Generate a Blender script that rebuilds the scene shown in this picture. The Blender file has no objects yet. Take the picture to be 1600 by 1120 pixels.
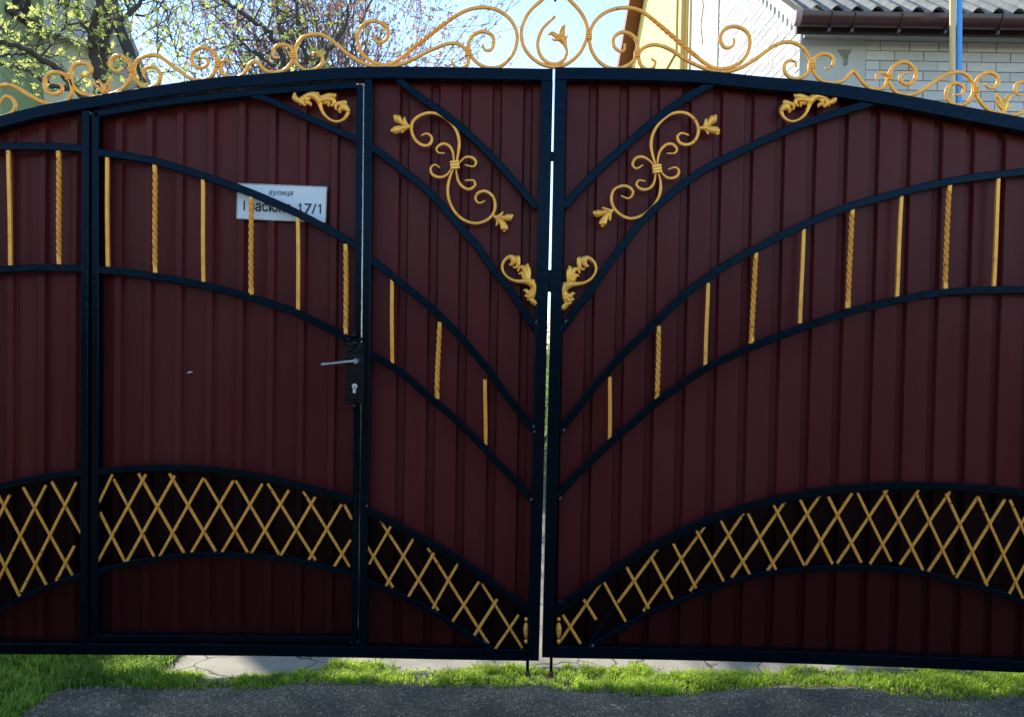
import bpy, bmesh, math, random
from mathutils import Vector, Matrix, noise
random.seed(7)
R = math.radians
scn = bpy.context.scene
C = scn.collection

# ------------------------------------------------------------------ camera
FOC = 1270.0                       # focal length in pixels of a 1600 px wide picture
EYE = Vector((0.0, -3.15, 1.3275))
PITCH, ROLL = R(1.2), R(1.0)
cam_d = bpy.data.cameras.new('camera'); cam = bpy.data.objects.new('camera', cam_d); C.objects.link(cam)
cam_d.sensor_width = 36; cam_d.lens = 36*FOC/1600
cam_d.clip_start = 0.05; cam_d.clip_end = 600
M3 = Matrix.Rotation(math.pi/2-PITCH, 3, 'X') @ Matrix.Rotation(ROLL, 3, 'Z')
cam.matrix_world = Matrix.Translation(EYE) @ M3.to_4x4()
scn.camera = cam
# ------------------------------------------------------------------ light
SUN_EL, SUN_AZ = R(36), R(-38)     # azimuth measured from +Y towards +X
to_sun = Vector((math.sin(SUN_AZ)*math.cos(SUN_EL), math.cos(SUN_AZ)*math.cos(SUN_EL), math.sin(SUN_EL)))
w = bpy.data.worlds.new('World'); scn.world = w; w.use_nodes = True
nt = w.node_tree; bg = nt.nodes['Background']
sky = nt.nodes.new('ShaderNodeTexSky'); sky.sky_type = 'NISHITA'; sky.sun_disc = False
sky.sun_elevation = SUN_EL; sky.sun_rotation = SUN_AZ
sky.air_density = 1.0; sky.dust_density = 0.0; sky.ozone_density = 2.6
nt.links.new(sky.outputs[0], bg.inputs[0]); bg.inputs[1].default_value = 0.15
sd = bpy.data.lights.new('sun', 'SUN'); sd.energy = 3.8; sd.angle = R(0.5); sd.color = (1.0, 0.95, 0.86)
so = bpy.data.objects.new('sun', sd); C.objects.link(so)
so.rotation_euler = to_sun.to_track_quat('Z', 'Y').to_euler()
scn.view_settings.view_transform = 'Standard'; scn.view_settings.look = 'None'
scn.view_settings.exposure = 1.32; scn.view_settings.gamma = 1
scn.view_settings.use_curve_mapping = False

# ------------------------------------------------------------------ pixel -> place
def ray(px, py):
    return M3 @ Vector(((px-800)/FOC, -(py-560)/FOC, -1.0))
def atY(px, py, Y=0.0):
    d = ray(px, py); return EYE + d*((Y-EYE.y)/d.y)
def atX(px, py, X):
    d = ray(px, py); return EYE + d*((X-EYE.x)/d.x)
def atZ(px, py, Z=0.0):
    d = ray(px, py); return EYE + d*((Z-EYE.z)/d.z)
def proj(p):
    q = M3.transposed() @ (Vector(p)-EYE)
    if q.z > -0.05: return (-9999, -9999)
    return (800+FOC*q.x/-q.z, 560-FOC*q.y/-q.z)
def Z(ox, oy, s, pts):             # notes taken on an enlargement -> picture coordinates
    return [(ox+p[0]/s, oy+p[1]/s)+tuple(p[2:]) for p in pts]
def G(pts, Y=0.0):
    return [atY(p[0], p[1], Y) for p in pts]

# ------------------------------------------------------------------ materials
def mat(name, color, rough=0.5, metal=0.0, var=None, scale=8.0, amt=0.5, bump=0.0, bscale=60.0, spec=0.5, stretch=None, detail=6):
    m = bpy.data.materials.new(name); m.use_nodes = True
    n = m.node_tree.nodes; l = m.node_tree.links; b = n['Principled BSDF']
    b.inputs['Roughness'].default_value = rough; b.inputs['Metallic'].default_value = metal
    b.inputs['Specular IOR Level'].default_value = spec
    tc = n.new('ShaderNodeTexCoord'); mp = n.new('ShaderNodeMapping'); l.new(tc.outputs['Object'], mp.inputs[0])
    if stretch: mp.inputs['Scale'].default_value = stretch
    if var is None:
        b.inputs['Base Color'].default_value = (*color, 1)
    else:
        t = n.new('ShaderNodeTexNoise'); t.inputs['Scale'].default_value = scale; t.inputs['Detail'].default_value = detail
        t.inputs['Roughness'].default_value = 0.65
        l.new(mp.outputs[0], t.inputs['Vector'])
        r = n.new('ShaderNodeValToRGB'); r.color_ramp.elements[0].position = 0.5-amt*0.5; r.color_ramp.elements[1].position = 0.5+amt*0.5
        r.color_ramp.elements[0].color = (*color, 1); r.color_ramp.elements[1].color = (*var, 1)
        l.new(t.outputs['Fac'], r.inputs[0]); l.new(r.outputs[0], b.inputs['Base Color'])
    if bump:
        t2 = n.new('ShaderNodeTexNoise'); t2.inputs['Scale'].default_value = bscale; t2.inputs['Detail'].default_value = 5
        l.new(mp.outputs[0], t2.inputs['Vector'])
        bp = n.new('ShaderNodeBump'); bp.inputs['Strength'].default_value = bump; bp.inputs['Distance'].default_value = 0.004
        l.new(t2.outputs['Fac'], bp.inputs['Height']); l.new(bp.outputs[0], b.inputs['Normal'])
    return m
def add_wear(m, wear, scale=90.0, lo=0.68, hi=0.72, rough=0.7):
    """small chips of another colour over the paint"""
    n = m.node_tree.nodes; l = m.node_tree.links; b = n['Principled BSDF']
    tc = n.new('ShaderNodeTexCoord'); t = n.new('ShaderNodeTexNoise'); t.inputs['Scale'].default_value = scale; t.inputs['Detail'].default_value = 3
    l.new(tc.outputs['Object'], t.inputs['Vector'])
    r = n.new('ShaderNodeMapRange'); r.inputs[1].default_value = lo; r.inputs[2].default_value = hi
    l.new(t.outputs['Fac'], r.inputs[0])
    mx = n.new('ShaderNodeMix'); mx.data_type = 'RGBA'
    src = b.inputs['Base Color']
    if src.is_linked: l.new(src.links[0].from_socket, mx.inputs[6])
    else: mx.inputs[6].default_value = src.default_value
    mx.inputs[7].default_value = (*wear, 1)
    l.new(r.outputs[0], mx.inputs[0]); l.new(mx.outputs[2], b.inputs['Base Color'])
    return m

M_FRAME = add_wear(mat('dark blue black gate paint', (0.0009, 0.0022, 0.0038), 0.25, var=(0.0016, 0.0042, 0.0075), scale=5, amt=0.6, bump=0.35, bscale=38, spec=0.16), (0.10, 0.10, 0.095), 130, 0.735, 0.76)
M_SHEET = mat('wine red sheet paint', (0.070, 0.0105, 0.0105), 0.32, var=(0.108, 0.0155, 0.0140), scale=3, amt=0.7, bump=0.14, bscale=14, stretch=(3.5, 1, 0.5), spec=0.12)
M_FRAME.node_tree.nodes['Principled BSDF'].inputs['Specular Tint'].default_value = (0.30, 0.60, 1.0, 1)
M_GOLD = add_wear(mat('gold paint', (0.84, 0.30, 0.022), 0.32, metal=0.25, var=(1.0, 0.475, 0.070), scale=22, amt=0.5, bump=0.5, bscale=70), (0.16, 0.10, 0.05), 75, 0.66, 0.72)
add_wear(M_SHEET, (0.125, 0.032, 0.028), 1.7, 0.52, 1.25)          # a film of road dust, in patches
add_wear(M_SHEET, (0.20, 0.13, 0.11), 170, 0.745, 0.775)            # specks
M_SHEET_LOW = add_wear(mat('darker oxblood sheet paint', (0.034, 0.0045, 0.0042), 0.34, var=(0.050, 0.0070, 0.0060), scale=3, amt=0.7, bump=0.14, bscale=14, stretch=(3.5, 1, 0.5), spec=0.10), (0.13, 0.09, 0.075), 150, 0.745, 0.775)  # lower part of the sheet, coloured darker than above the lattice
M_SHEET_MID = mat('black painted sheet behind the lattice', (0.0085, 0.0022, 0.0022), 0.34, var=(0.014, 0.003, 0.003), scale=3, amt=0.7, bump=0.14, bscale=14, spec=0.08)  # strip of the sheet behind the lattice, coloured near black
M_GOLD_WORN = add_wear(mat('worn gold paint', (0.74, 0.26, 0.022), 0.40, metal=0.15, var=(1.0, 0.46, 0.070), scale=18, amt=0.5, bump=0.5, bscale=80), (0.09, 0.065, 0.045), 60, 0.60, 0.68)
M_GOLD_BRIGHT = mat('bright cast gold paint', (0.92, 0.35, 0.028), 0.26, metal=0.35, var=(1.0, 0.56, 0.10), scale=30, amt=0.5, bump=0.4, bscale=90)
M_STEEL = mat('bare worn steel', (0.30, 0.29, 0.27), 0.35, metal=0.9, var=(0.5, 0.49, 0.46), scale=60)
M_BLACK = mat('black lock paint', (0.0012, 0.0018, 0.003), 0.28, bump=0.4, bscale=60, spec=0.25)
M_WELD = mat('weld bead', (0.02, 0.022, 0.026), 0.3, var=(0.12, 0.12, 0.12), scale=150, bump=1.0, bscale=150)
M_RUST = mat('rusty rod', (0.05, 0.025, 0.015), 0.8, var=(0.10, 0.05, 0.03), scale=60)
M_SIGN = mat('white enamel sign', (0.72, 0.74, 0.74), 0.35, var=(0.60, 0.64, 0.66), scale=12, amt=0.6)
M_INK = mat('black sign lettering', (0.015, 0.015, 0.02), 0.5)
M_ZINC = mat('sign rim', (0.55, 0.54, 0.50), 0.45, var=(0.22, 0.20, 0.17), scale=70, metal=0.3)

# ------------------------------------------------------------------ mesh helpers
class MB:
    def __init__(s): s.v = []; s.f = []
    def add(s, vs, fs):
        o = len(s.v); s.v += [tuple(v) for v in vs]; s.f += [tuple(i+o for i in f) for f in fs]
    def box(s, a, b):
        x0, y0, z0 = a; x1, y1, z1 = b
        s.add([(x0,y0,z0),(x1,y0,z0),(x1,y1,z0),(x0,y1,z0),(x0,y0,z1),(x1,y0,z1),(x1,y1,z1),(x0,y1,z1)],
              [(0,3,2,1),(4,5,6,7),(0,1,5,4),(1,2,6,5),(2,3,7,6),(3,0,4,7)])
    def blob(s, c, r, sy=1.0, seg=8, rings=5):
        c = Vector(c); vs = [c+Vector((0, 0, r))]; 
        for i in range(1, rings):
            a = math.pi*i/rings
            for j in range(seg):
                t = 2*math.pi*j/seg
                vs.append(c+Vector((math.sin(a)*math.cos(t)*r, math.sin(a)*math.sin(t)*r*sy, math.cos(a)*r)))
        vs.append(c-Vector((0, 0, r))); fs = []
        for j in range(seg): fs.append((0, 1+j, 1+(j+1) % seg))
        for i in range(rings-2):
            for j in range(seg):
                a = 1+i*seg+j; b = 1+i*seg+(j+1) % seg; fs.append((a, a+seg, b+seg, b))
        L = len(vs)-1; o = 1+(rings-2)*seg
        for j in range(seg): fs.append((L, o+(j+1) % seg, o+j))
        s.add(vs, fs)
    def tube(s, pts, rad, seg=5):
        """general 3-D tube with a radius per point"""
        if isinstance(rad, (int, float)): rad = [rad]*len(pts)
        pts = [Vector(p) for p in pts]; vs = []; fs = []; u = None
        for i, p in enumerate(pts):
            d = (pts[min(i+1, len(pts)-1)]-pts[max(i-1, 0)])
            d = d.normalized() if d.length > 1e-9 else Vector((0, 0, 1))
            if u is None: u = d.orthogonal().normalized()
            u = (u-d*u.dot(d)); u = u.normalized() if u.length > 1e-6 else d.orthogonal().normalized()
            w_ = d.cross(u)
            for k in range(seg):
                t = 2*math.pi*k/seg; vs.append(p+(u*math.cos(t)+w_*math.sin(t))*rad[i])
        for i in range(len(pts)-1):
            for k in range(seg):
                a = i*seg+k; b = i*seg+(k+1) % seg; fs.append((a, b, b+seg, a+seg))
        fs.append(tuple(range(seg))[::-1]); fs.append(tuple((len(pts)-1)*seg+k for k in range(seg)))
        s.add(vs, fs)
    def sweep(s, pts, prof, twist=None, scale=None):
        """sweep a cross-section (across, depth) along a path that lies in the gate's X-Z plane"""
        pts = [Vector(p) for p in pts]; n = len(prof); vs = []; fs = []
        for i, p in enumerate(pts):
            d = pts[min(i+1, len(pts)-1)]-pts[max(i-1, 0)]; d.y = 0; d.normalize()
            nr = Vector((-d.z, 0, d.x)); k = 1.0 if scale is None else scale[i]; tw = 0 if twist is None else twist[i]
            c_, s_ = math.cos(tw), math.sin(tw)
            for a, b in prof:
                a2, b2 = a*c_-b*s_, a*s_+b*c_
                vs.append(p+nr*a2*k+Vector((0, b2*k, 0)))
        for i in range(len(pts)-1):
            for k in range(n):
                a = i*n+k; b = i*n+(k+1) % n; fs.append((a, b, b+n, a+n))
        fs.append(tuple(range(n))[::-1]); fs.append(tuple((len(pts)-1)*n+k for k in range(n)))
        s.add(vs, fs)
    def build(s, name, m, parent=None, smooth=False, auto=None):
        me = bpy.data.meshes.new(name); me.from_pydata(s.v, [], s.f); me.materials.append(m)
        bm = bmesh.new(); bm.from_mesh(me); bmesh.ops.recalc_face_normals(bm, faces=bm.faces); bm.to_mesh(me); bm.free()
        if smooth:
            me.polygons.foreach_set('use_smooth', [True]*len(me.polygons))
            if auto is not None: me.set_sharp_from_angle(angle=R(auto))
        o = bpy.data.objects.new(name, me); C.objects.link(o)
        if parent: o.parent = parent
        return o

def rectprof(hw, hd, ch):          # chamfered rectangle: half width, half depth, chamfer
    return [(-hw, -hd+ch), (-hw+ch, -hd), (hw-ch, -hd), (hw, -hd+ch), (hw, hd-ch), (hw-ch, hd), (-hw+ch, hd), (-hw, hd-ch)]
def ovalprof(hw, hd, n=8):
    return [(hw*math.cos(2*math.pi*k/n), hd*math.sin(2*math.pi*k/n)) for k in range(n)]
def catmull(p, sub=5):
    """smooth a list of equal-length tuples"""
    out = []; n = len(p)
    if n < 3: 
        return [tuple(a+(b-a)*i/sub for a, b in zip(p[0], p[1])) for i in range(sub+1)]
    for i in range(n-1):
        p0 = p[max(i-1, 0)]; p1 = p[i]; p2 = p[i+1]; p3 = p[min(i+2, n-1)]
        for k in range(sub):
            t = k/sub; out.append(tuple(0.5*(2*b+(c-a)*t+(2*a-5*b+4*c-d)*t*t+(3*b-a-3*c+d)*t**3) for a, b, c, d in zip(p0, p1, p2, p3)))
    out.append(tuple(p[-1])); return out
def thing(name, label, cat, loc, group=None):
    o = bpy.data.objects.new(name, None); C.objects.link(o); o.location = loc; o.empty_display_size = 0.2
    o['label'] = label; o['category'] = cat
    if group: o['group'] = group
    return o
def tag(o, label, cat, group=None):
    o['label'] = label; o['category'] = cat
    if group: o['group'] = group
    return o
LATE = []                          # (child, parent) pairs, parented keeping the world place
def part(mb, name, m, parent, smooth=False, auto=None, label=None):
    o = mb.build(name, m, None, smooth, auto)
    o.parent = parent; LATE.append(o)
    if label: o['label'] = label
    return o
def settle():
    """meshes are written in world coordinates: bring each part's origin to its own middle, under its parent"""
    bpy.context.view_layer.update()
    for o in LATE:
        if o.data.users > 1: continue
        vs = o.data.vertices
        if not len(vs): continue
        mn = Vector((min(v.co.x for v in vs), min(v.co.y for v in vs), min(v.co.z for v in vs)))
        mx = Vector((max(v.co.x for v in vs), max(v.co.y for v in vs), max(v.co.z for v in vs)))
        c = (mn+mx)/2
        o['_c'] = c
        o.data.transform(Matrix.Translation(-c))
    def world(o):
        if '_c' in o.keys(): return Vector(o['_c'])
        return Vector(o.location) if o.parent is None else world(o.parent)
    for o in LATE:
        if '_c' not in o.keys(): continue
        base = world(o.parent) if o.parent else Vector((0, 0, 0))
        o.location = Vector(o['_c'])-base
    for o in LATE:
        if '_c' in o.keys(): del o['_c']

# ================================================================== GROUND
def interp(tab, x):
    if x <= tab[0][0]: return tab[0][1]
    for (a, b), (c, d) in zip(tab, tab[1:]):
        if x <= c: return b+(d-b)*(x-a)/(c-a)
    return tab[-1][1]
EDGE_PX = [(-200,1190),(20,1135),(41,1112),(86,1081),(150,1076),(250,1078),(375,1079),(420,1079),(471,1069),(540,1072),(614,1072),(700,1075),(780,1076),(841,1073),(902,1083),(960,1085),(1023,1089),(1080,1088),(1120,1085),(1180,1078),(1225,1074),(1332,1075),(1370,1084),(1403,1090),(1493,1097),(1600,1091),(1900,1090)]
EDGE = [tuple(atZ(x, y)[:2]) for x, y in EDGE_PX]        # where the asphalt ends: X -> Y
BACK_PX = [(-300,1030),(190,1032),(215,1044),(250,1056),(300,1057),(400,1060),(450,1059),(490,1049),(520,1037),(600,1038),(640,1050),(700,1052),(720,1046),(800,1043),(850,1042),(900,1044),(1000,1042),(1030,1054),(1100,1056),(1220,1052),(1240,1046),(1340,1050),(1400,1044),(1500,1044),(1600,1054),(1900,1056)]
BACK = [tuple(atZ(x, y)[:2]) for x, y in BACK_PX]        # where the concrete begins
def edgeY(x): return interp(EDGE, x)+0.012*noise.noise(Vector((x*9, 3.1, 0)))+0.006*noise.noise(Vector((x*31, 7.1, 0)))
def backY(x): return interp(BACK, x)+0.02*noise.noise(Vector((x*7, 9.1, 0)))

M_SOIL = mat('soil and thin grass', (0.035, 0.028, 0.016), 0.95, var=(0.045, 0.065, 0.018), scale=2.5, amt=0.3, bump=0.6, bscale=30)
g = MB(); g.add([(-150,-150,-0.012),(150,-150,-0.012),(150,150,-0.012),(-150,150,-0.012)], [(0,1,2,3)])
o = g.build('ground', M_SOIL); o['kind'] = 'structure'

def asphalt_mat():
    m = mat('worn asphalt', (0.03,0.03,0.03), 0.75, spec=0.4)
    n = m.node_tree.nodes; l = m.node_tree.links; b = n['Principled BSDF']
    tc = n.new('ShaderNodeTexCoord')
    v = n.new('ShaderNodeTexVoronoi'); v.inputs['Scale'].default_value = 175; l.new(tc.outputs['Object'], v.inputs['Vector'])
    t = n.new('ShaderNodeTexNoise'); t.inputs['Scale'].default_value = 4; t.inputs['Detail'].default_value = 8; l.new(tc.outputs['Object'], t.inputs['Vector'])
    t3 = n.new('ShaderNodeTexNoise'); t3.inputs['Scale'].default_value = 240; t3.inputs['Detail'].default_value = 2; l.new(tc.outputs['Object'], t3.inputs['Vector'])
    r1 = n.new('ShaderNodeValToRGB'); l.new(v.outputs['Color'], r1.inputs[0])
    e = r1.color_ramp.elements; e[0].position = 0.15; e[0].color = (0.120,0.092,0.062,1); e[1].position = 0.97; e[1].color = (0.70,0.57,0.40,1)
    k = e.new(0.7); k.color = (0.22,0.170,0.115,1)
    r2 = n.new('ShaderNodeValToRGB'); l.new(t.outputs['Fac'], r2.inputs[0])
    r2.color_ramp.elements[0].position = 0.36; r2.color_ramp.elements[0].color = (0.50,0.50,0.50,1); r2.color_ramp.elements[1].position = 0.72; r2.color_ramp.elements[1].color = (1.35,1.28,1.15,1)
    mx = n.new('ShaderNodeMix'); mx.data_type = 'RGBA'; mx.blend_type = 'MULTIPLY'; mx.inputs[0].default_value = 1
    l.new(r1.outputs[0], mx.inputs[6]); l.new(r2.outputs[0], mx.inputs[7]); l.new(mx.outputs[2], b.inputs['Base Color'])
    ad = n.new('ShaderNodeMath'); ad.operation = 'ADD'; l.new(v.outputs['Distance'], ad.inputs[0]); l.new(t3.outputs['Fac'], ad.inputs[1])
    bp = n.new('ShaderNodeBump'); bp.inputs['Strength'].default_value = 0.6; bp.inputs['Distance'].default_value = 0.004
    l.new(ad.outputs[0], bp.inputs['Height']); l.new(bp.outputs[0], b.inputs['Normal'])
    return m
def band(xs, ys_of, zf):
    g = MB(); ny = None; vs = []
    for x in xs:
        col = ys_of(x); ny = len(col)
        for j, y in enumerate(col): vs.append((x, y, zf(x, y, j)))
    fs = [(i*ny+j, (i+1)*ny+j, (i+1)*ny+j+1, i*ny+j+1) for i in range(len(xs)-1) for j in range(ny-1)]
    g.add(vs, fs); return g
xs = [-30,-20,-12,-8,-5,-3.5]+[-3+0.02*i for i in range(301)]+[3.5,5,8,12,20,30]
steps = [0,0.008,0.02,0.035,0.055,0.08,0.11,0.14,0.17,0.2,0.235,0.27,0.31,0.35,0.4,0.47,0.6,0.9,1.5,3,6,9]
def az(x, y, j):
    if j == 0: return -0.011
    rise = [0,0.4,0.75,0.95][j] if j < 4 else 1.0
    return 0.003+0.011*rise+(0.004*noise.noise(Vector((x*9, y*9, 0)))+0.0028*noise.noise(Vector((x*34, y*34, 5))))*(1 if abs(x) < 3.2 else 0)
g = band(xs, lambda x: [edgeY(x)-s for s in steps], az)
o = g.build('road', asphalt_mat(), smooth=True); o['kind'] = 'structure'

def concrete_mat():
    m = mat('old yard concrete', (0.20,0.18,0.13), 0.9, var=(0.36,0.32,0.25), scale=5, amt=0.6, bump=0.5, bscale=90)
    n = m.node_tree.nodes; l = m.node_tree.links; b = n['Principled BSDF']
    tc = n.new('ShaderNodeTexCoord'); v = n.new('ShaderNodeTexVoronoi'); v.feature = 'DISTANCE_TO_EDGE'; v.inputs['Scale'].default_value = 3.2
    t = n.new('ShaderNodeTexNoise'); t.inputs['Scale'].default_value = 5; l.new(tc.outputs['Object'], t.inputs['Vector'])
    ad = n.new('ShaderNodeMix'); ad.data_type = 'RGBA'; ad.inputs[0].default_value = 0.16
    l.new(tc.outputs['Object'], ad.inputs[6]); l.new(t.outputs['Color'], ad.inputs[7]); l.new(ad.outputs[2], v.inputs['Vector'])
    r = n.new('ShaderNodeMapRange'); r.inputs[1].default_value = 0.004; r.inputs[2].default_value = 0.016; l.new(v.outputs['Distance'], r.inputs[0])
    mx = n.new('ShaderNodeMix'); mx.data_type = 'RGBA'; mx.inputs[6].default_value = (0.05,0.045,0.03,1)
    l.new(b.inputs['Base Color'].links[0].from_socket, mx.inputs[7]); l.new(r.outputs[0], mx.inputs[0]); l.new(mx.outputs[2], b.inputs['Base Color'])
    return m
x0 = atZ(205, 1045).x
xs = [x0+0.03*i for i in range(int((3.2-x0)/0.03))]+[4, 6]
csteps = [0,0.01,0.03,0.06,0.1,0.15,0.22,0.4,0.8,1.4,2.2,3.0]
g = band(xs, lambda x: [backY(x)-0.02+s for s in csteps], lambda x, y, j: -0.011 if j == 0 else 0.004+0.004*noise.noise(Vector((x*8, y*8, 2))))
o = g.build('yard_paving', concrete_mat(), smooth=True); o['kind'] = 'structure'

# grass: blades joined into one object
def leafmat(name, c0, c1, trans=0.45, scale=7, rough=0.55):
    m = bpy.data.materials.new(name); m.use_nodes = True; n = m.node_tree.nodes; l = m.node_tree.links
    b = n['Principled BSDF']; b.inputs['Roughness'].default_value = rough; b.inputs['Specular IOR Level'].default_value = 0.3
    tc = n.new('ShaderNodeTexCoord'); t = n.new('ShaderNodeTexNoise'); t.inputs['Scale'].default_value = scale; t.inputs['Detail'].default_value = 4
    l.new(tc.outputs['Object'], t.inputs['Vector'])
    gi = n.new('ShaderNodeNewGeometry'); ad = n.new('ShaderNodeMath'); ad.operation = 'MULTIPLY_ADD'; ad.inputs[1].default_value = 0.45
    l.new(gi.outputs['Random Per Island'], ad.inputs[0]); l.new(t.outputs['Fac'], ad.inputs[2])
    r = n.new('ShaderNodeValToRGB'); r.color_ramp.elements[0].position = 0.35; r.color_ramp.elements[1].position = 0.95
    r.color_ramp.elements[0].color = (*c0, 1); r.color_ramp.elements[1].color = (*c1, 1); l.new(ad.outputs[0], r.inputs[0])
    l.new(r.outputs[0], b.inputs['Base Color'])
    tr = n.new('ShaderNodeBsdfTranslucent'); l.new(r.outputs[0], tr.inputs[0])
    mx = n.new('ShaderNodeMixShader'); mx.inputs[0].default_value = trans; l.new(b.outputs[0], mx.inputs[1]); l.new(tr.outputs[0], mx.inputs[2])
    l.new(mx.outputs[0], n['Material Output'].inputs[0]); return m
M_GRASS = leafmat('spring grass', (0.16,0.28,0.02), (0.62,0.76,0.09), 0.5, 6)
M_DRY = leafmat('dry grass stalks', (0.16,0.12,0.06), (0.40,0.32,0.18), 0.3, 9)
def blades(n, xr, ylo, yhi, hmin, hmax, dens=None, wid=0.0022, lean=0.6):
    g = MB(); k = 0; tries = 0
    while k < n and tries < n*12:
        tries += 1
        x = random.uniform(*xr); a, b = ylo(x), yhi(x)
        if b <= a: continue
        y = random.uniform(a, b)
        # clumps
        cl = noise.noise(Vector((x*7, y*9, 0)))*0.6+noise.noise(Vector((x*23, y*23, 4)))*0.5+0.5
        if dens: cl *= dens(x, y)
        if random.random() > cl+0.12: continue
        h = random.uniform(hmin, hmax)*(0.55+0.75*max(0, min(1, cl))); az_ = random.uniform(0, 6.283)
        d = Vector((math.cos(az_), math.sin(az_), 0)); s_ = Vector((-d.y, d.x, 0)); ww = wid*random.uniform(0.6, 1.5)
        ln = random.uniform(0.1, lean)*h; p = Vector((x, y, -0.008)); mid = p+d*ln*0.35+Vector((0,0,h*0.62)); tip = p+d*ln+Vector((0,0,h*(1-0.3*random.random())))
        g.add([p-s_*ww, p+s_*ww, mid+s_*ww*0.8, mid-s_*ww*0.8, tip], [(0,1,2,3),(3,2,4)]); k += 1
    return g
def patch(x, y):
    e = y-edgeY(x); k = noise.noise(Vector((x*4.1, y*6, 8)))+0.6*noise.noise(Vector((x*15, y*15, 1)))
    return (1.7 if e > 0.045 else 0.25+1.2*max(0, e/0.045))*max(0.0, min(1.3, 0.75+1.3*k))
g = blades(46000, (-2.9, 2.9), lambda x: edgeY(x)-0.006, lambda x: backY(x)+0.012, 0.012, 0.036, dens=patch, lean=0.95)
o = g.build('grass', M_GRASS); o['kind'] = 'stuff'; o['label'] = 'bright green grass strip growing along the foot of the gate'
g = blades(26000, (-3.4, -1.35), lambda x: edgeY(x)-0.004, lambda x: max(backY(x)+0.25, 0.3), 0.025, 0.055, dens=lambda x, y: 1.7, lean=0.8)
o = g.build('grass', leafmat('shaded thicker grass', (0.07,0.15,0.02), (0.34,0.50,0.07), 0.45, 5)); o['kind'] = 'stuff'; o['label'] = 'taller dark green grass at the left end of the gate'  # shade at this end is put into a darker grass colour
g = blades(9000, (-2.9, 2.9), lambda x: edgeY(x)-0.02, lambda x: edgeY(x)+0.10, 0.006, 0.022, wid=0.0015, lean=2.0)
o = g.build('dry_grass', M_DRY); o['kind'] = 'stuff'; o['label'] = 'dry straw along the edge of the asphalt'
# low broad leaved weeds among the grass
g = MB()
for i in range(520):
    x = random.uniform(-2.7, 2.7); y = random.uniform(edgeY(x)+0.01, backY(x)+0.02)
    if patch(x, y) < 0.5: continue
    for k in range(random.randint(3, 6)):
        a_ = random.uniform(0, 6.283); L = random.uniform(.006, .015); p = Vector((x+random.gauss(0,.008), y+random.gauss(0,.008), random.uniform(.004,.02)))
        d = Vector((math.cos(a_), math.sin(a_), random.uniform(0,.7))).normalized(); s_ = Vector((-d.y, d.x, 0))
        g.add([p, p+d*L*.55+s_*L*.36, p+d*L, p+d*L*.55-s_*L*.36], [(0,1,2,3)])
o = g.build('weeds', leafmat('weed leaves', (0.09,0.16,0.03), (0.30,0.40,0.09), 0.35, 20)); o['kind'] = 'stuff'; o['label'] = 'small round leaved weeds growing among the grass strip'
# dry leaf litter at the kerbless edge
g = MB()
for i in range(420):
    x = random.uniform(-2.6, 2.7); y = edgeY(x)+random.gauss(0.0, 0.035); a_ = random.uniform(0, 6.283); L = random.uniform(.006, .02)
    p = Vector((x, y, 0.013 if y < edgeY(x) else 0.006)); d = Vector((math.cos(a_), math.sin(a_), random.uniform(-.05,.25))); s_ = Vector((-d.y, d.x, 0.15))
    g.add([p, p+d*L*.5+s_*L*.25, p+d*L, p+d*L*.5-s_*L*.25], [(0,1,2,3)])
o = g.build('leaf_litter', leafmat('brown dry leaves', (0.07,0.045,0.025), (0.30,0.21,0.12), 0.2, 20)); o['kind'] = 'stuff'; o['label'] = 'brown leaf litter caught along the ragged asphalt edge'
# gravel crumbs along the edge
g = MB()
for i in range(2600):
    x = random.uniform(-2.6, 2.6); y = edgeY(x)+random.gauss(-0.01, 0.02)+(-abs(random.gauss(0, 0.12)) if random.random() < 0.3 else 0); r = random.uniform(0.0012, 0.0042)
    g.blob((x, y, 0.012 if y < edgeY(x) else 0.001), r, 1.0, 5, 3)
o = g.build('gravel', mat('gravel crumbs', (0.10,0.095,0.085), 0.9, var=(0.34,0.32,0.28), scale=40, amt=0.3)); o['kind'] = 'stuff'; o['label'] = 'small stone crumbs scattered where asphalt meets grass'

# ================================================================== GATE
YF, YB = -0.004, 0.046             # main frame tubes front and back
YC = (YF+YB)/2
YSHEET = 0.056
def rail(pts, wpx, parent, name, y0=YF, y1=YB, m=M_FRAME, ch=0.0025, sub=6, wend=None):
    p = catmull([tuple(q) for q in pts], sub); n = len(p)
    P = G(p, 0.0)
    for q in P: q.y = (y0+y1)/2
    hw = wpx/403/2; g = MB()
    sc = None
    prof = rectprof(hw, (y1-y0)/2, ch)
    if wend:
        # width changes along the rail
        n_ = len(prof); vs = []; fs = []
        for i, q in enumerate(P):
            d = P[min(i+1, n-1)]-P[max(i-1, 0)]; d.y = 0; d.normalize(); nr = Vector((-d.z, 0, d.x))
            k = (wpx+(wend-wpx)*i/(n-1))/wpx
            for a, b in prof: vs.append(q+nr*a*k+Vector((0, b, 0)))
        for i in range(n-1):
            for k in range(n_):
                a = i*n_+k; b = i*n_+(k+1) % n_; fs.append((a, b, b+n_, a+n_))
        fs.append(tuple(range(n_))[::-1]); fs.append(tuple((n-1)*n_+k for k in range(n_)))
        g.add(vs, fs)
    else: g.sweep(P, prof)
    return part(g, name, m, parent)

leafL = thing('gate_leaf', 'left wine red gate leaf with a wicket door set in its curved dark rails', 'gate', atY(840, 1068), 'pair of arched driveway gate leaves')
leafR = thing('gate_leaf', 'right wine red gate leaf with long sweeping dark rails and no door in it', 'gate', atY(856, 1068), 'pair of arched driveway gate leaves')
wick = thing('wicket_door', 'wicket door with lever handle and street sign cut into the left gate leaf', 'door', atY(350, 1068))

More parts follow.
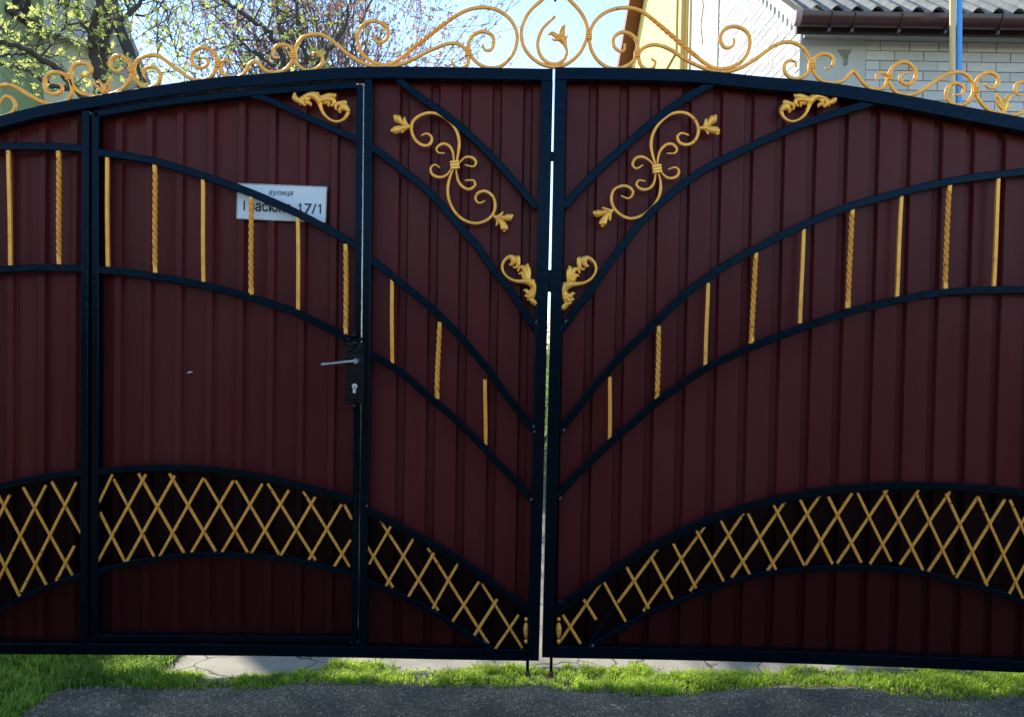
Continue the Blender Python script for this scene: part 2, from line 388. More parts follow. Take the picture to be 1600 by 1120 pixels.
TOP_L = [(-62,208),(0,191.5),(60,176),(105,167),(147,160),(236,145.5),(341,131),(420,125),(531,116),(636,114.5),(750,116),(863.6,118)]
TOP_R = [(867.4,116),(940,116.5),(1003,117.5),(1095,121),(1180,130),(1285,139.5),(1390,156),(1495,176),(1600,196),(1680,213)]
rail(TOP_L, 18.5, leafL, 'top_rail', -0.008, 0.05)
rail(TOP_R, 19, leafR, 'top_rail', -0.008, 0.05, wend=22)
# uprights
rail([(-52,214),(-56,1006)], 18, leafL, 'upright', sub=2)
rail([(134,174),(132,600),(131,1004)], 11.5, leafL, 'upright', sub=2)
rail([(575.5,125),(571.5,600),(566,1010)], 12.5, leafL, 'upright', sub=2)
rail([(854.8,127),(846.4,500),(833,1031)], 18.2, leafL, 'upright', sub=2)
rail([(876.3,126),(868.6,500),(856,1026)], 18.2, leafR, 'upright', sub=2)
rail([(1669,222),(1652,1036)], 20, leafR, 'upright', sub=2)
rail([(-62,1011.5),(0,1012.5),(400,1015.5),(700,1021),(824,1023)], 17.5, leafL, 'bottom_rail')
rail([(865,1018),(1100,1022.5),(1350,1030.5),(1600,1041),(1655,1043)], 18.5, leafR, 'bottom_rail')
# wicket frame
WTOP = [(148,178.5),(190,171.5),(236,163.5),(300,155),(388,145.5),(470,138.5),(557,132.5)]
rail(WTOP, 10.5, wick, 'top_rail', 0.0, 0.044)
rail([(148,176),(148,600),(146,1006)], 11, wick, 'upright', 0.0, 0.044, sub=2)
rail([(562,133),(558,600),(553.5,1007)], 10, wick, 'upright', 0.0, 0.044, sub=2)
rail([(153,996),(350,998),(548,999)], 9.5, wick, 'bottom_rail', 0.0, 0.044, sub=2)

# curved rails
CURVE_L = {
 'l1': ([(622,124),(655,151),(702,184),(757,233),(800,279),(838,324)], 11.5),
 'l2': ([(582,231),(590,236),(630,267),(666,296),(697,329),(733,371),(742,380),(770,419),(801,458.5),(826,498),(838,515)], 12),
 'l3': ([(580.6,405.5),(595,417),(619,436),(642.5,455.6),(666,474),(685.7,492),(705,511.6),(727,535),(748.6,560.7),(768,584),(786,611),(803.6,633),(821,655),(834,672)], 11.5),
 'l4': ([(578,553),(615,574.5),(638.6,592),(662,613),(678,627),(697.5,643),(717,661),(737,680),(756.5,700),(772,718),(796,742),(819,767),(832,782)], 11),
 'l5': ([(572,798.6),(611,816),(648,837),(683,855.5),(722.5,878.7),(757,903),(792,928.6),(828,954)], 11),
 'l6': ([(569,907),(604,921),(636.6,936.4),(671,954),(711,979),(741,998.4),(766,1013)], 9),
}
CURVE_R = {
 'r1': ([(1113,130),(1060,161),(1020,191),(985,221),(930,270),(882,322)], 12.5),
 'r2': ([(1364,159),(1343,166),(1310.7,176),(1278.5,186),(1246.4,197),(1217.5,209),(1182,224.7),(1150,240),(1125.9,251),(1096,268),(1076.8,281),(1047,305),(1018,331),(994,356.5),(977,379),(956,405.5),(938.6,431),(921,456.6),(901,482),(885.5,503.8),(876,516)], 12),
 'r3': ([(1662,263),(1600,268.6),(1503.5,280),(1412.4,299.6),(1321.4,324.8),(1260.7,349.7),(1200,379),(1150,405.5),(1118.6,425),(1089,446),(1063.6,467),(1038,491),(1007,521.5),(978,549),(954,575),(934.7,597),(919,617),(899,643),(883.6,662.7),(873,676)], 12),
 'r4': ([(1662,456),(1600,453),(1549,453),(1473,457),(1412.4,467),(1351.7,481),(1295.4,498),(1248,514.6),(1207,529.5),(1167.7,545.5),(1128.4,563),(1095,580.5),(1072,596),(1046.6,614),(1017,636),(997.5,654),(968,679),(942.5,702),(919,725),(895.4,748),(872,774)], 11.5),
 'r5': ([(1658,780),(1600,770.4),(1566,766),(1517,762),(1468,759.6),(1409,758.6),(1370,760),(1313,765),(1280.7,769),(1248.5,774.5),(1216.4,781),(1184,789),(1152,798.5),(1128.6,806),(1093.8,819.5),(1052,838.7),(1001,865.4),(954.5,895),(908,927),(864,957)], 12),
 'r6': ([(1655,964),(1600,941),(1576,932),(1546.4,921.5),(1517,913.5),(1487.5,906),(1458,899),(1428.6,893.6),(1389,889),(1345,887),(1313,887),(1281,888.6),(1248.5,890.6),(1216,894.5),(1184,899.5),(1152,906.5),(1128.6,914),(1093.8,926.5),(1059,940),(1017,957.5),(980,977.5),(950,994.5),(922,1011)], 9),
}
CURVE_W = {
 'w1': ([(152,238),(200,244),(250,254),(312,273),(370,293),(420,313),(470,336),(515,360),(558,384)], 12),
 'w2': ([(152,421),(212,427.5),(275,437.5),(350,453.5),(400,468),(450,484),(480,497),(520,517),(556,537)], 12),
 'w3': ([(152,737.5),(201,732.4),(245.5,731.5),(290,732),(334.6,735),(379,741.5),(424,749.5),(457,757),(491,766),(524,775),(550,782)], 10.5),
 'w4': ([(151,893.5),(194,882.6),(234,875.4),(290,868.5),(335,867.5),(384,868.7),(433,872.5),(480,880),(518,889),(548,896.4)], 9),
}
CURVE_S = {
 's1': ([(-46,230),(0,229),(45,228.5),(90,229.5),(129,232)], 11.5),
 's2': ([(-48,424),(0,421),(62,418.5),(129,419)], 11.5),
 's3': ([(-50,776),(0,760.5),(44.6,750),(89,742.4),(128,738.5)], 10.5),
 's4': ([(-52,978),(0,951),(31,936),(67,920),(107,905.5),(127,899.5)], 9),
}
for k_, (p_, w_) in {**CURVE_L, **CURVE_S}.items(): rail(p_, w_, leafL, 'curved_rail', -0.001, 0.027)
for k_, (p_, w_) in CURVE_R.items(): rail(p_, w_, leafR, 'curved_rail', -0.001, 0.027)
for k_, (p_, w_) in CURVE_W.items(): rail(p_, w_, wick, 'curved_rail', 0.002, 0.030)
rail(Z(340,120,5.09,[(270,140),(420,190),(640,290),(860,390),(1120,505)]), 10.5, wick, 'curved_rail', 0.002, 0.030)

# profiled sheets
def sheet(centres, pxr, topc, botc, parent, ridge=False, mids=None):
    """ribbed sheet: recessed channels at the given picture columns, cut along the rail above"""
    Xs = [atY(c, 400, 0).x for c in centres]
    if len(Xs) > 1: pitch = (Xs[-1]-Xs[0])/(len(Xs)-1)
    xa, xb = atY(pxr[0], 500, 0).x, atY(pxr[1], 500, 0).x
    cols = [(xa, 0)]
    for c in Xs:
        for dx, dy in ((-0.0200,0),(-0.0180,0.12),(-0.0135,0.9),(-0.012,1),(0.012,1),(0.0135,0.9),(0.0180,0.12),(0.0200,0)):
            if xa < c+dx < xb: cols.append((c+dx, dy))
    cols.append((xb, 0)); cols.sort()
    fine = []
    for (a, da), (b, db) in zip(cols, cols[1:]):
        n = max(1, int((b-a)/0.02))
        for i in range(n): fine.append((a+(b-a)*i/n, da+(db-da)*i/n))
    fine.append(cols[-1])
    if ridge: fine = [(x, 1-d+0.10*math.sin(x*40)) for x, d in fine]
    if mids:
        up, lo = mids
        sheet_piece(fine, topc, up, parent, M_SHEET, 'sheet_panel'); sheet_piece(fine, up, lo, parent, M_SHEET_MID, 'lattice_backing'); sheet_piece(fine, lo, botc, parent, M_SHEET_LOW, 'lower_sheet_panel')
def sheet_piece(fine, topc, botc, parent, m_, nm):
    tw = sorted((p.x, p.z) for p in G(catmull(topc, 4)))
    bw = sorted((p.x, p.z) for p in G(catmull(botc, 4) if len(botc) > 2 else botc))
    g = MB(); vs = []; nz = 14
    for x, d in fine:
        zb = interp(bw, x); zt = max(interp(tw, x)+(0.012 if nm == 'sheet_panel' else 0.0), zb+0.0005)
        for j in range(nz+1):
            z = zb+(zt-zb)*j/nz
            wob = 0.0018*noise.noise(Vector((x*2.5, z*1.6, 1)))
            vs.append((x, YSHEET+0.021*d+wob+0.002, z))
    for x, d in fine:
        zb = interp(bw, x); zt = max(interp(tw, x)+(0.012 if nm == 'sheet_panel' else 0.0), zb+0.0005)
        for j in range(nz+1):
            z = zb+(zt-zb)*j/nz; wob = 0.0018*noise.noise(Vector((x*2.5, z*1.6, 1))); vs.append((x, YSHEET+0.021*d+wob+0.004, z))
    m = nz+1; N = len(fine)*m; fs = []
    for i in range(len(fine)-1):
        for j in range(nz):
            a = i*m+j; fs.append((a, a+m, a+m+1, a+1)); fs.append((N+a, N+a+1, N+a+m+1, N+a+m))
    g.add(vs, fs)
    return part(g, nm, m_, parent, True, 22)
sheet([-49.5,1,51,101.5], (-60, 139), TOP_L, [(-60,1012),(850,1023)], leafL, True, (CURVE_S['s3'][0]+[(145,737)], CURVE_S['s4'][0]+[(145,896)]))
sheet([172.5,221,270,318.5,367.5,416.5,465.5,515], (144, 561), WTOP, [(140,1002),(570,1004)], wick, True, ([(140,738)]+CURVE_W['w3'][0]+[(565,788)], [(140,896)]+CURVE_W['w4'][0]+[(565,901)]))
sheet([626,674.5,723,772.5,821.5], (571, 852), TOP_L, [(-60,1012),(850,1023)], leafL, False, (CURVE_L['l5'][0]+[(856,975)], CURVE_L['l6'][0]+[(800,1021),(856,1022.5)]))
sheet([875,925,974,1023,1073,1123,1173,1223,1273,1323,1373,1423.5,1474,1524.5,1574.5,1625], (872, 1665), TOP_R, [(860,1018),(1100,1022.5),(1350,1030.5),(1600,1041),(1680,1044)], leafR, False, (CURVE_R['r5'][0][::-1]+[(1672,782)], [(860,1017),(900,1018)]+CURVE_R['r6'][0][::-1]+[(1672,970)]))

g = MB(); a = atY(141, 988); b = atY(567, 1014); g.box((a.x, YSHEET+0.036, b.z), (b.x, YSHEET+0.042, a.z)); part(g, 'door_stop', M_FRAME, leafL)  # unseen strip, added behind the wicket to stop light leaking under it
g = MB(); a = atY(134, 176); b = atY(150, 1000); g.box((a.x, YSHEET+0.036, b.z), (a.x+0.04, YSHEET+0.042, a.z)); part(g, 'door_stop', M_FRAME, leafL)  # unseen upright strip, added to keep sun out of the slit
# upright gold bars
def gold_bar(p0, p1, twisted, parent, y=0.011):
    a, b = atY(p0[0], p0[1]-3, 0), atY(p1[0], p1[1]+3, 0); a.y = b.y = y; n = 46 if twisted else 6
    L = (b-a).length; P = []; tw = []; sc = []
    for i in range(n+1):
        t = i/n; p = a.lerp(b, t); p.x += 0.0009*math.sin(t*5+p0[0]); P.append(p)
        if twisted:
            u = min(1, max(0, (t-0.06)/0.88)); tw.append(u*L*2*math.pi/0.125); sc.append(1.0)
    g = MB()
    if twisted:
        h = 0.0078
        prof = [(-h*.9, -h), (h*.9, -h), (h, -h*.9), (h, h*.9), (h*.9, h), (-h*.9, h), (-h, h*.9), (-h, -h*.9)]
        g.sweep(P, [(q[0]*0.95, q[1]*0.95) for q in prof], twist=tw)
    else: g.sweep(P, rectprof(0.0068, 0.0068, 0.0014))
    return part(g, 'twisted_bar' if twisted else 'plain_bar', M_GOLD, parent)
for pr, lst in ((leafL, [((11,236),(14,413),0),((89,236),(90,411),1),((612,437),(612,567),0),((686.5,506),(682,620),1),((758,596),(758.5,692),0)]),
                (wick, [((165.5,246),(166.5,414),0),((240,260),(240.5,423),1),((315.5,280),(316.5,438),0),((391,304),(391,458),1),((464.5,341),(465,486),0),((539.5,384),(539.5,520),1)]),
                (leafR, [((953.5,592),(953,692),0),((1030,512),(1028,625),1),((1107,445),(1103,572),0),((1182,397),(1175.5,534),1),((1257,360),(1251.5,502),0),((1333,327),(1327,478),1),((1410.5,305),(1403,463),0),((1485.5,290),(1478.5,449),1),((1562.5,277),(1555,445),0),((1638,271),(1630,447),1)])):
    for a, b, t in lst: gold_bar(a, b, t, pr)

# lattice
def lattice(pairs, y, parent, m=None):
    for a, b in pairs:
        P = G([a, b]); 
        for q in P: q.y = y
        mid = (P[0]+P[1])/2; mid.x += random.uniform(-.0012, .0012)
        g = MB(); g.sweep([P[0], mid, P[1]], rectprof(0.0051*random.uniform(.93, 1.08), 0.0035, 0.001)); part(g, 'lattice_bar', m or M_GOLD_WORN, parent)
def ZP(ox, oy, s, prs): return [tuple(Z(ox, oy, s, [a, b])) for a, b in prs]
q7 = (0,700,4.48); q8 = (290,700,4.48); r1 = (560,780,4.307); r2 = (850,780,4.307); r3 = (1120,740,6.224); r4 = (1350,740,5.092)
FR, BK = 0.010, 0.018
lattice(ZP(*q7, [((57,330),(-160,760)),((312,262),(-60,1000)),((527,240),(138,1008)),((512,688),(385,930)),((-30,290),(-200,620))]), FR, leafL)
lattice(ZP(*q7, [((-200,410),(120,1045)),((-40,320),(308,967)),((143,278),(490,895)),((343,238),(550,602)),((-210,800),(-60,1080))]), BK, leafL)
lattice(ZP(*q7, [((777,186),(682,382)),((1012,186),(672,800)),((1214,196),(876,800)),((1416,212),(1106,765))])+
        ZP(*q8, [((327,232),(33,733)),((532,252),(248,730)),((717,297),(453,740)),((902,346),(660,755)),((1087,397),(857,785)),((1152,646),(1035,832))]), FR+0.003, wick)
lattice(ZP(*q7, [((680,455),(857,803)),((778,222),(1063,768)),((953,182),(1277,748))])+
        ZP(*q8, [((-129,182),(197,730)),((118,222),(423,738)),((338,232),(645,752)),((563,252),(900,792)),((813,307),(1142,838)),((1103,402),(1157,503))]), BK+0.003, wick)
lattice(ZP(*r1, [((217,182),(70,438)),((372,262),(183,585)),((508,362),(333,660)),((668,437),(498,738)),((812,557),(632,825)),((934,675),(778,920)),((1078,782),(918,1013))]), FR, leafL)
lattice(ZP(*r1, [((43,307),(228,600)),((143,147),(535,755)),((463,332),(872,978)),((828,572),(1103,1008))]), BK, leafL)
lattice(ZP(*r2, [((128,782),(247,974)),((268,677),(352,812)),((402,555),(552,825)),((557,457),(708,738)),((723,392),(868,673)),((873,302),(1027,600)),((1028,212),(1212,553))])+
        ZP(*r3, [((42,455),(328,985)),((308,390),(583,935)),((558,305),(858,895)),((818,256),(1133,880)),((1092,226),(1413,865)),((1378,190),(1705,855))])+
        ZP(*r4, [((168,136),(478,770)),((428,166),(728,805)),((663,160),(990,892)),((918,186),(1276,995)),((1173,211),(1480,900)),((1420,250),(1560,560))]), FR, leafR)
lattice(ZP(*r2, [((383,576),(98,980)),((768,342),(500,702)),((1088,190),(673,760)),((1353,98),(988,626))])+
        ZP(*r3, [((683,270),(155,1018)),((1018,220),(505,952)),((1333,195),(877,895))])+
        ZP(*r4, [((207,127),(-200,720)),((457,126),(63,724)),((708,142),(302,730)),((928,187),(528,785)),((1143,211),(752,836)),((1385,215),(983,890)),((1530,330),(1178,962))]), BK, leafR)
lattice(ZP(*r2, [((500,702),(316,972))]), BK, leafR, M_FRAME)
# gilt scrap of ornament welded in each inner corner
for pr, ox in ((leafL, 822.5), (leafR, 873)):
    g = MB(); p = [atY(ox, q, 0.0) for q in (974, 981, 990, 998)]
    for q in p: q.y = 0.012
    g.sweep(p, ovalprof(0.011, 0.008, 8), scale=[0.55, 1.1, 0.95, 0.5]); part(g, 'gilt_ornament', M_GOLD_WORN, pr, True)
    for q, rr in ((968, 0.0085), (1003, 0.0095)):
        c = atY(ox, q, 0.0); g = MB(); g.blob((c.x, 0.010, c.z), rr, 0.8); part(g, 'gilt_bead', M_GOLD_BRIGHT, pr, True)

# ---------------------------------------------------------------- scrolls
def scroll(pts, parent, name='scroll', w=0.0142, d=0.012, y=0.012, taper=True, twist=None, m=M_GOLD, sub=6, endw=0.55):
    """forged bar drawn through the given picture points; the ends are drawn out thin"""
    p = catmull([tuple(q[:2]) for q in pts], sub)
    P = G(p)
    for q in P: q.y = y
    n = len(P); cum = [0]
    for a, b in zip(P, P[1:]): cum.append(cum[-1]+(b-a).length)
    T = cum[-1]; sc = []; tw = []
    for i in range(n):
        e = min(cum[i], T-cum[i])/0.07; k = 1 if not taper else endw+(1-endw)*min(1, e); sc.append(k)
        t_ = 0.0
        if twist:
            a, b = twist; pi = p[i]
            f = min(1, max(0, (pi[0]-a)/(b-a))); t_ = f*2*math.pi*twist_turns
        tw.append(t_)
    g = MB(); g.sweep(P, rectprof(w/2, d/2, w*0.22), scale=sc, twist=tw)
    return part(g, name, m, parent, True, 40)
twist_turns = 5
def collar(px, py, parent, ang=0, w=0.030, h=0.024, y=0.012, m=M_GOLD):
    c = atY(px, py); c.y = y; g = MB(); d = Vector((math.cos(ang), 0, math.sin(ang)))
    for k in (-1, 0, 1):
        e = d.cross(Vector((0, 1, 0)))*k*h*0.33
        g.sweep([c+e-d*w/2, c+e+d*w/2], rectprof(h*0.16, 0.011, 0.002))
    return part(g, 'collar', m, parent)
def strokes(lst, parent, name, m=M_GOLD_BRIGHT, y=0.008, flat=0.55, s=403, xf=None):
    """cast ornament: tapering, overlapping ridges; each stroke = [(x, y, radius in picture px), ...]"""
    g = MB()
    for si, st in enumerate(lst):
        p = catmull([tuple(q) for q in st], 5)
        if xf: p = [xf(*q) for q in p]
        P = []; rad = []
        for q in p:
            v = atY(q[0], q[1]); v.y = y-0.0025*(si % 3); P.append(v); rad.append(max(0.0006, q[2]/s))
        vs = []; fs = []; seg = 8; n = len(P)
        for i, q in enumerate(P):
            d = P[min(i+1, n-1)]-P[max(i-1, 0)]; d.y = 0; d.normalize(); nr = Vector((-d.z, 0, d.x))
            for k in range(seg):
                t = 2*math.pi*k/seg; vs.append(q+nr*math.cos(t)*rad[i]+Vector((0, math.sin(t)*(rad[i]*flat+0.002), 0)))
        for i in range(n-1):
            for k in range(seg):
                a = i*seg+k; b = i*seg+(k+1) % seg; fs.append((a, b, b+seg, a+seg))
        fs.append(tuple(range(seg))[::-1]); fs.append(tuple((n-1)*seg+k for k in range(seg)))
        g.add(vs, fs); 
        for e in (0, -1): g.blob(P[e], rad[e]*0.98, flat, 8, 5)
    return part(g, name, m, parent, True, 50)

a1 = (0,0,3.8095); a2 = (400,0,3.8095); a3 = (780,0,3.8095); a4 = (1180,0,3.8095)
b5 = (0,60,6.6667); b6 = (200,40,6.6667); b7 = (1200,50,7.273); b8 = (1380,60,7.273)
CY = 0.018
kw = dict(y=CY, name='crest_scroll')
s0 = scroll(Z(*b5, [(-60,700),(-20,640),(20,600),(60,595),(105,625),(130,680),(110,745),(60,785),(0,800),(-60,800),(-140,790)]), leafL, **kw)
scroll(Z(*b5, [(-200,560),(-120,500),(-60,480),(0,475),(80,472),(160,505),(250,565),(350,620),(450,662),(550,680),(640,660),(700,605),(725,540),(722,480),(700,415),(650,365),(570,340),(500,352),(450,400),(438,470),(465,535),(535,568),(600,552),(625,510),(605,470),(560,455)]), leafL, w=0.0155, **kw)
sc = scroll(Z(*b5, [(800,355),(860,378),(910,350),(925,300),(890,255),(820,240),(755,262),(715,315),(705,390),(730,470),(780,530),(850,568),(950,588),(1050,590),(1150,568),(1250,515),(1320,435),(1350,350),(1335,260),(1290,200),(1220,167),(1160,182),(1125,230),(1130,280),(1165,318),(1220,325),(1265,290)]), leafL, w=0.0155, **kw)
LEAF3 = [[(0,0,1.6),(0,-6,3.2),(-1,-13,3.0),(-5,-20,2.2),(-9,-25,1.6)],[(0,0,1.6),(1,-8,3.0),(4,-16,2.6),(8,-24,2.8),(11,-29,1.6)],
         [(0,-3,1.4),(-6,-11,2.2),(-13,-17,1.8),(-17,-24,1.6)],[(0,-3,1.4),(6,-9,2.2),(11,-13,1.6),(13,-17,1.2)],[(0,0,1.5),(-1,-10,2.6),(0,-18,1.8)]]
def leaf3(px, py, parent, k=1.0, rot=0, mir=1, m=M_GOLD_BRIGHT):
    c_, s_ = math.cos(rot), math.sin(rot)
    return strokes([[(px+k*mir*(x*c_-y*s_), py+k*(x*s_+y*c_), r*k) for x, y, r in st] for st in LEAF3], parent, 'leaf', m, y=CY)
leaf3(158, 148, sc, 0.95, 0.06, 1, M_GOLD)
scroll(Z(*b6, [(165,540),(140,500),(140,460),(170,428),(230,415),(290,450),(320,510),(300,580),(240,622),(180,635),(110,605),(60,550),(40,480),(42,410),(75,350),(135,312),(210,292),(290,302),(360,342),(440,402),(530,470),(600,520),(660,548),(740,555),(810,540),(868,495),(900,430),(908,360),(890,290),(845,240),(780,215),(710,225),(660,270),(645,330),(660,390),(710,425),(770,420),(815,385),(815,350),(780,325),(740,325)]), leafL, w=0.0145, **kw)
scroll(Z(*b6, [(1070,400),(1035,352),(985,350),(948,385),(945,440),(970,490),(1020,522),(1090,533),(1160,512),(1210,460),(1250,392),(1300,360),(1350,382)])+Z(*a2, [(50,412),(110,424),(170,405),(207,355),(213,300),(190,268),(150,258),(110,270),(92,305),(102,332),(132,335)]), leafL, w=0.014, **kw)
collar(338.5, 99, leafL, 0.1, w=0.022, y=CY); collar(203, 107, leafL, 0.1, w=0.024, y=CY); collar(104, 119, leafL, 0.1, w=0.022, y=CY)
s5 = scroll(Z(*a2, [(328,325),(340,305),(368,310),(390,340),(380,380),(340,405),(290,410),(245,380),(225,330),(230,275),(260,225),(310,200),(370,195),(420,215),(480,260),(540,312),(600,352),(660,378),(720,390),(800,388),(860,375),(930,345),(1000,308),(1070,277),(1130,255),(1190,250),(1235,275),(1262,320),(1260,370),(1230,397),(1190,395),(1163,365),(1172,340)]), leafL, w=0.0135, **kw)
collar(456.5, 85, s5, 0, w=0.026, y=CY)
twist_turns = 7
s6 = scroll(Z(*a2, [(703,200),(700,228),(740,245),(775,220),(785,180),(760,140),(700,116),(640,135),(605,180),(600,240),(620,300),(670,350),(740,378),(800,372),(870,330),(940,270),(1020,208),(1100,145),(1180,90),(1260,50),(1340,35),(1420,45),(1490,85),(1535,140),(1555,210),(1545,280),(1510,340),(1460,385),(1400,398),(1340,382),(1290,340),(1265,290),(1270,230),(1310,190),(1360,180),(1405,205),(1415,250),(1395,290),(1360,288),(1348,255)]), leafL, w=0.0138, d=0.0125, twist=None, **kw)
collar(731.5, 81, s6, 0, w=0.026, y=CY)
def rope(pts, parent, turns=6):
    p = catmull(pts, 8); P = G(p); n = len(P)
    for q in P: q.y = CY
    g = MB(); h = 0.0074
    g.sweep(P, [(-h,-h),(h,-h),(h,h),(-h,h)], twist=[math.pi/4+turns*math.pi*i/(n-1) for i in range(n)], scale=[0.82+0.18*math.sin(math.pi*i/(n-1)) for i in range(n)])
    return part(g, 'twisted_length', M_GOLD, parent)
rope(Z(*a2, [(880,322),(940,270),(1020,208),(1100,145),(1180,90)]), s6)
# centre ring, carried by the right leaf
ring = scroll(Z(*a3, [(335,-75),(290,-40),(245,0),(190,50),(150,115),(132,190),(145,265),(185,325),(240,368),(300,388),(345,390),(410,370),(475,315),(515,245),(530,180),(515,115),(480,55),(430,0),(385,-40),(338,-75)]), leafR, w=0.0138, taper=False, **kw)
scroll(Z(*a3, [(328,98),(300,120),(262,160),(240,205),(230,265),(248,325),(290,365),(340,374),(385,350),(405,305),(398,268),(385,245)]), ring, name='inner_scroll', w=0.0135, y=CY)
strokes([Z(*a3, [(330,92,10.0/3.81),(310,112,8/3.81),(285,140,6/3.81)]), Z(*a3, [(403,290,1.8),(388,240,4.5),(376,205,5),(378,170,4.6),(388,148,2.6)]), Z(*a3, [(380,235,5),(372,222,6),(362,212,4)]),
         Z(*a3, [(385,250,3),(362,222,4.4),(338,204,4.2),(315,190,3.4),(296,198,1.6)]), Z(*a3, [(385,240,3),(350,228,3),(328,232,2),(318,225,1.2)]), Z(*a3, [(390,240,3),(400,220,2),(408,205,1)])], ring, 'leaf', M_GOLD, y=CY)
strokes([Z(*a3, [(300,378,3),(335,388,3.6),(375,380,3)])], ring, 'weld', M_GOLD, y=CY)
strokes([Z(*a3, [(335,-5,2),(335,-45,1.5),(336,-75,2)])], ring, 'leaf', M_FRAME, y=CY)
collar(920.5, 55, ring, 0, w=0.024, y=CY)
s7 = scroll(Z(*a3, [(750,252),(750,285),(720,297),(685,262),(690,210),(740,183),(800,205),(828,255),(825,310),(800,360),(740,395),(670,400),(600,362),(552,292),(540,215),(560,140),(610,82),(680,47),(770,37),(850,58),(920,108),(1000,177),(1080,245),(1160,312),(1230,368),(1300,402),(1370,398),(1440,365),(1485,310),(1500,240),(1480,180),(1420,150),(1360,160),(1325,205),(1330,250),(1360,278),(1400,262),(1405,220)]), leafR, w=0.0138, d=0.0125, **kw)
rope(Z(*a3, [(900,92),(960,142),(1040,211),(1120,278),(1190,336)]), s7)
collar(996.5, 83, s7, 0, w=0.024, y=CY)
s8 = scroll(Z(*a3, [(908,342),(935,362),(920,398),(880,405),(845,375),(835,320),(860,280),(910,260),(960,262),(1030,290),(1100,338),(1180,380),(1260,410),(1340,422),(1430,402),(1500,365),(1560,325)])+Z(*a4, [(76,295),(130,260),(190,242),(250,250),(300,285),(335,340),(340,390),(320,430),(270,460),(220,455),(185,420),(185,375),(215,353),(248,362),(252,390)]), leafR, w=0.0138, **kw)
collar(1270.5, 101, s8, 0, w=0.026, y=CY)
scroll(Z(*a4, [(425,398),(462,392),(478,350),(450,318),(400,315),(362,345),(350,395),(370,440),(410,475),(470,488),(530,475),(570,440),(595,416),(620,440),(650,480),(690,515),(740,525),(780,510),(800,475),(795,442),(765,425),(737,438),(733,468)]), leafR, w=0.014, **kw)
scroll(Z(*b8, [(325,378),(265,382),(218,420),(225,470),(280,505),(340,495),(390,440),(398,370),(350,295),(280,255),(200,265),(130,320),(92,400),(95,490),(140,570),(210,618),(300,632),(380,620),(460,580),(560,515),(660,445),(760,390),(860,368),(950,385),(1020,445),(1058,530),(1045,630),(990,710),(910,745),(820,735),(760,680),(745,600),(780,530),(850,495),(920,520),(945,575),(910,622),(825,628)]), leafR, w=0.0145, **kw)
s9 = scroll(Z(*b8, [(1182,505),(1240,550),(1300,540),(1342,470),(1310,400),(1230,370),(1150,400),(1090,480),(1075,580),(1110,670),(1180,760),(1270,825),(1380,860),(1500,862),(1610,830),(1700,770),(1750,690),(1760,600),(1720,520),(1640,480),(1560,500),(1530,560),(1560,620),(1620,625)]), leafR, w=0.015, **kw)
strokes([[(x, y_, r*1.2) for x, y_, r in Z(*b8, st)] for st in (
    [(1370,845,2.5),(1390,760,5),(1360,690,3.5),(1330,640,3.2),(1345,625,1.5)], [(1385,845,2.5),(1410,760,4.6),(1430,690,3.6),(1475,640,3),(1495,640,1.3)],
    [(1380,800,3),(1340,750,3),(1310,715,1.6)], [(1400,800,3),(1450,760,2.8),(1480,748,1.4)], [(1385,850,3),(1395,780,4.5),(1400,700,2.6)])], s9, 'leaf', M_GOLD_BRIGHT, y=CY)
collar(1392.5, 119, leafR, 0, w=0.020, y=CY); collar(1528, 139, leafR, 0, w=0.022, y=CY)

# S-shaped ornaments in the panels
p6 = (590,150,4.48); p8 = (900,160,5.092)
def s_ornament(parent, z, bars, col, leaves):
    e = bpy.data.objects.new('scroll_ornament', None)
    root = scroll(Z(*z, bars[0]), parent, name='scroll_ornament', w=0.0122, d=0.010, y=0.006, m=M_GOLD)
    for b in bars[1:]: scroll(Z(*z, b), root, name='scroll', w=0.0112, d=0.010, y=0.006, m=M_GOLD, endw=0.45)
    c = Z(*z, [col])[0]; collar(c[0], c[1], root, 0.15, w=0.034, h=0.034, y=0.004, m=M_GOLD_BRIGHT)
    for lf in leaves: strokes([Z(*z, st) for st in lf], root, 'leaf', M_GOLD_BRIGHT, y=0.004)
s_ornament(leafL, p6, [
 [(305,275),(345,262),(378,290),(365,335),(320,345),(268,312),(238,250),(240,190),(280,145),(350,118),(420,125),(490,165),(545,230),(570,310),(565,390),(548,480)],
 [(540,490),(505,570),(490,650),(500,730),(540,810),(600,865),(680,890),(760,870),(810,820),(822,750),(800,695),(750,665),(700,680),(685,720),(710,748),(752,733)],
 [(470,398),(425,395),(412,365),(450,335),(495,345),(525,390),(535,480)], [(435,500),(400,480),(370,505),(385,550),(440,568),(490,545),(525,490)],
 [(610,480),(670,492),(688,460),(660,430),(610,430),(560,480)], [(610,590),(670,590),(680,625),(640,652),(590,630),(560,580),(545,490)]], (541,483),
 [[[(232,215,2.4),(200,205,3),(165,180,4),(138,158,6.5),(125,145,4)],[(232,215,2.4),(190,222,3.4),(150,232,5.5),(118,240,6),(102,242,3)],[(205,205,3),(193,180,2.4),(188,158,2)],[(205,218,3),(182,240,2.2),(170,255,1.6)]],
  [[(818,842,2.4),(855,850,3.2),(890,852,4.2),(920,848,6),(938,838,3)],[(818,842,2.4),(850,870,3.6),(878,900,5.4),(888,928,6),(888,940,3)],[(840,850,3),(862,832,2.4),(875,815,1.6)],[(838,858,3),(838,885,2.2),(832,902,1.6)]]])
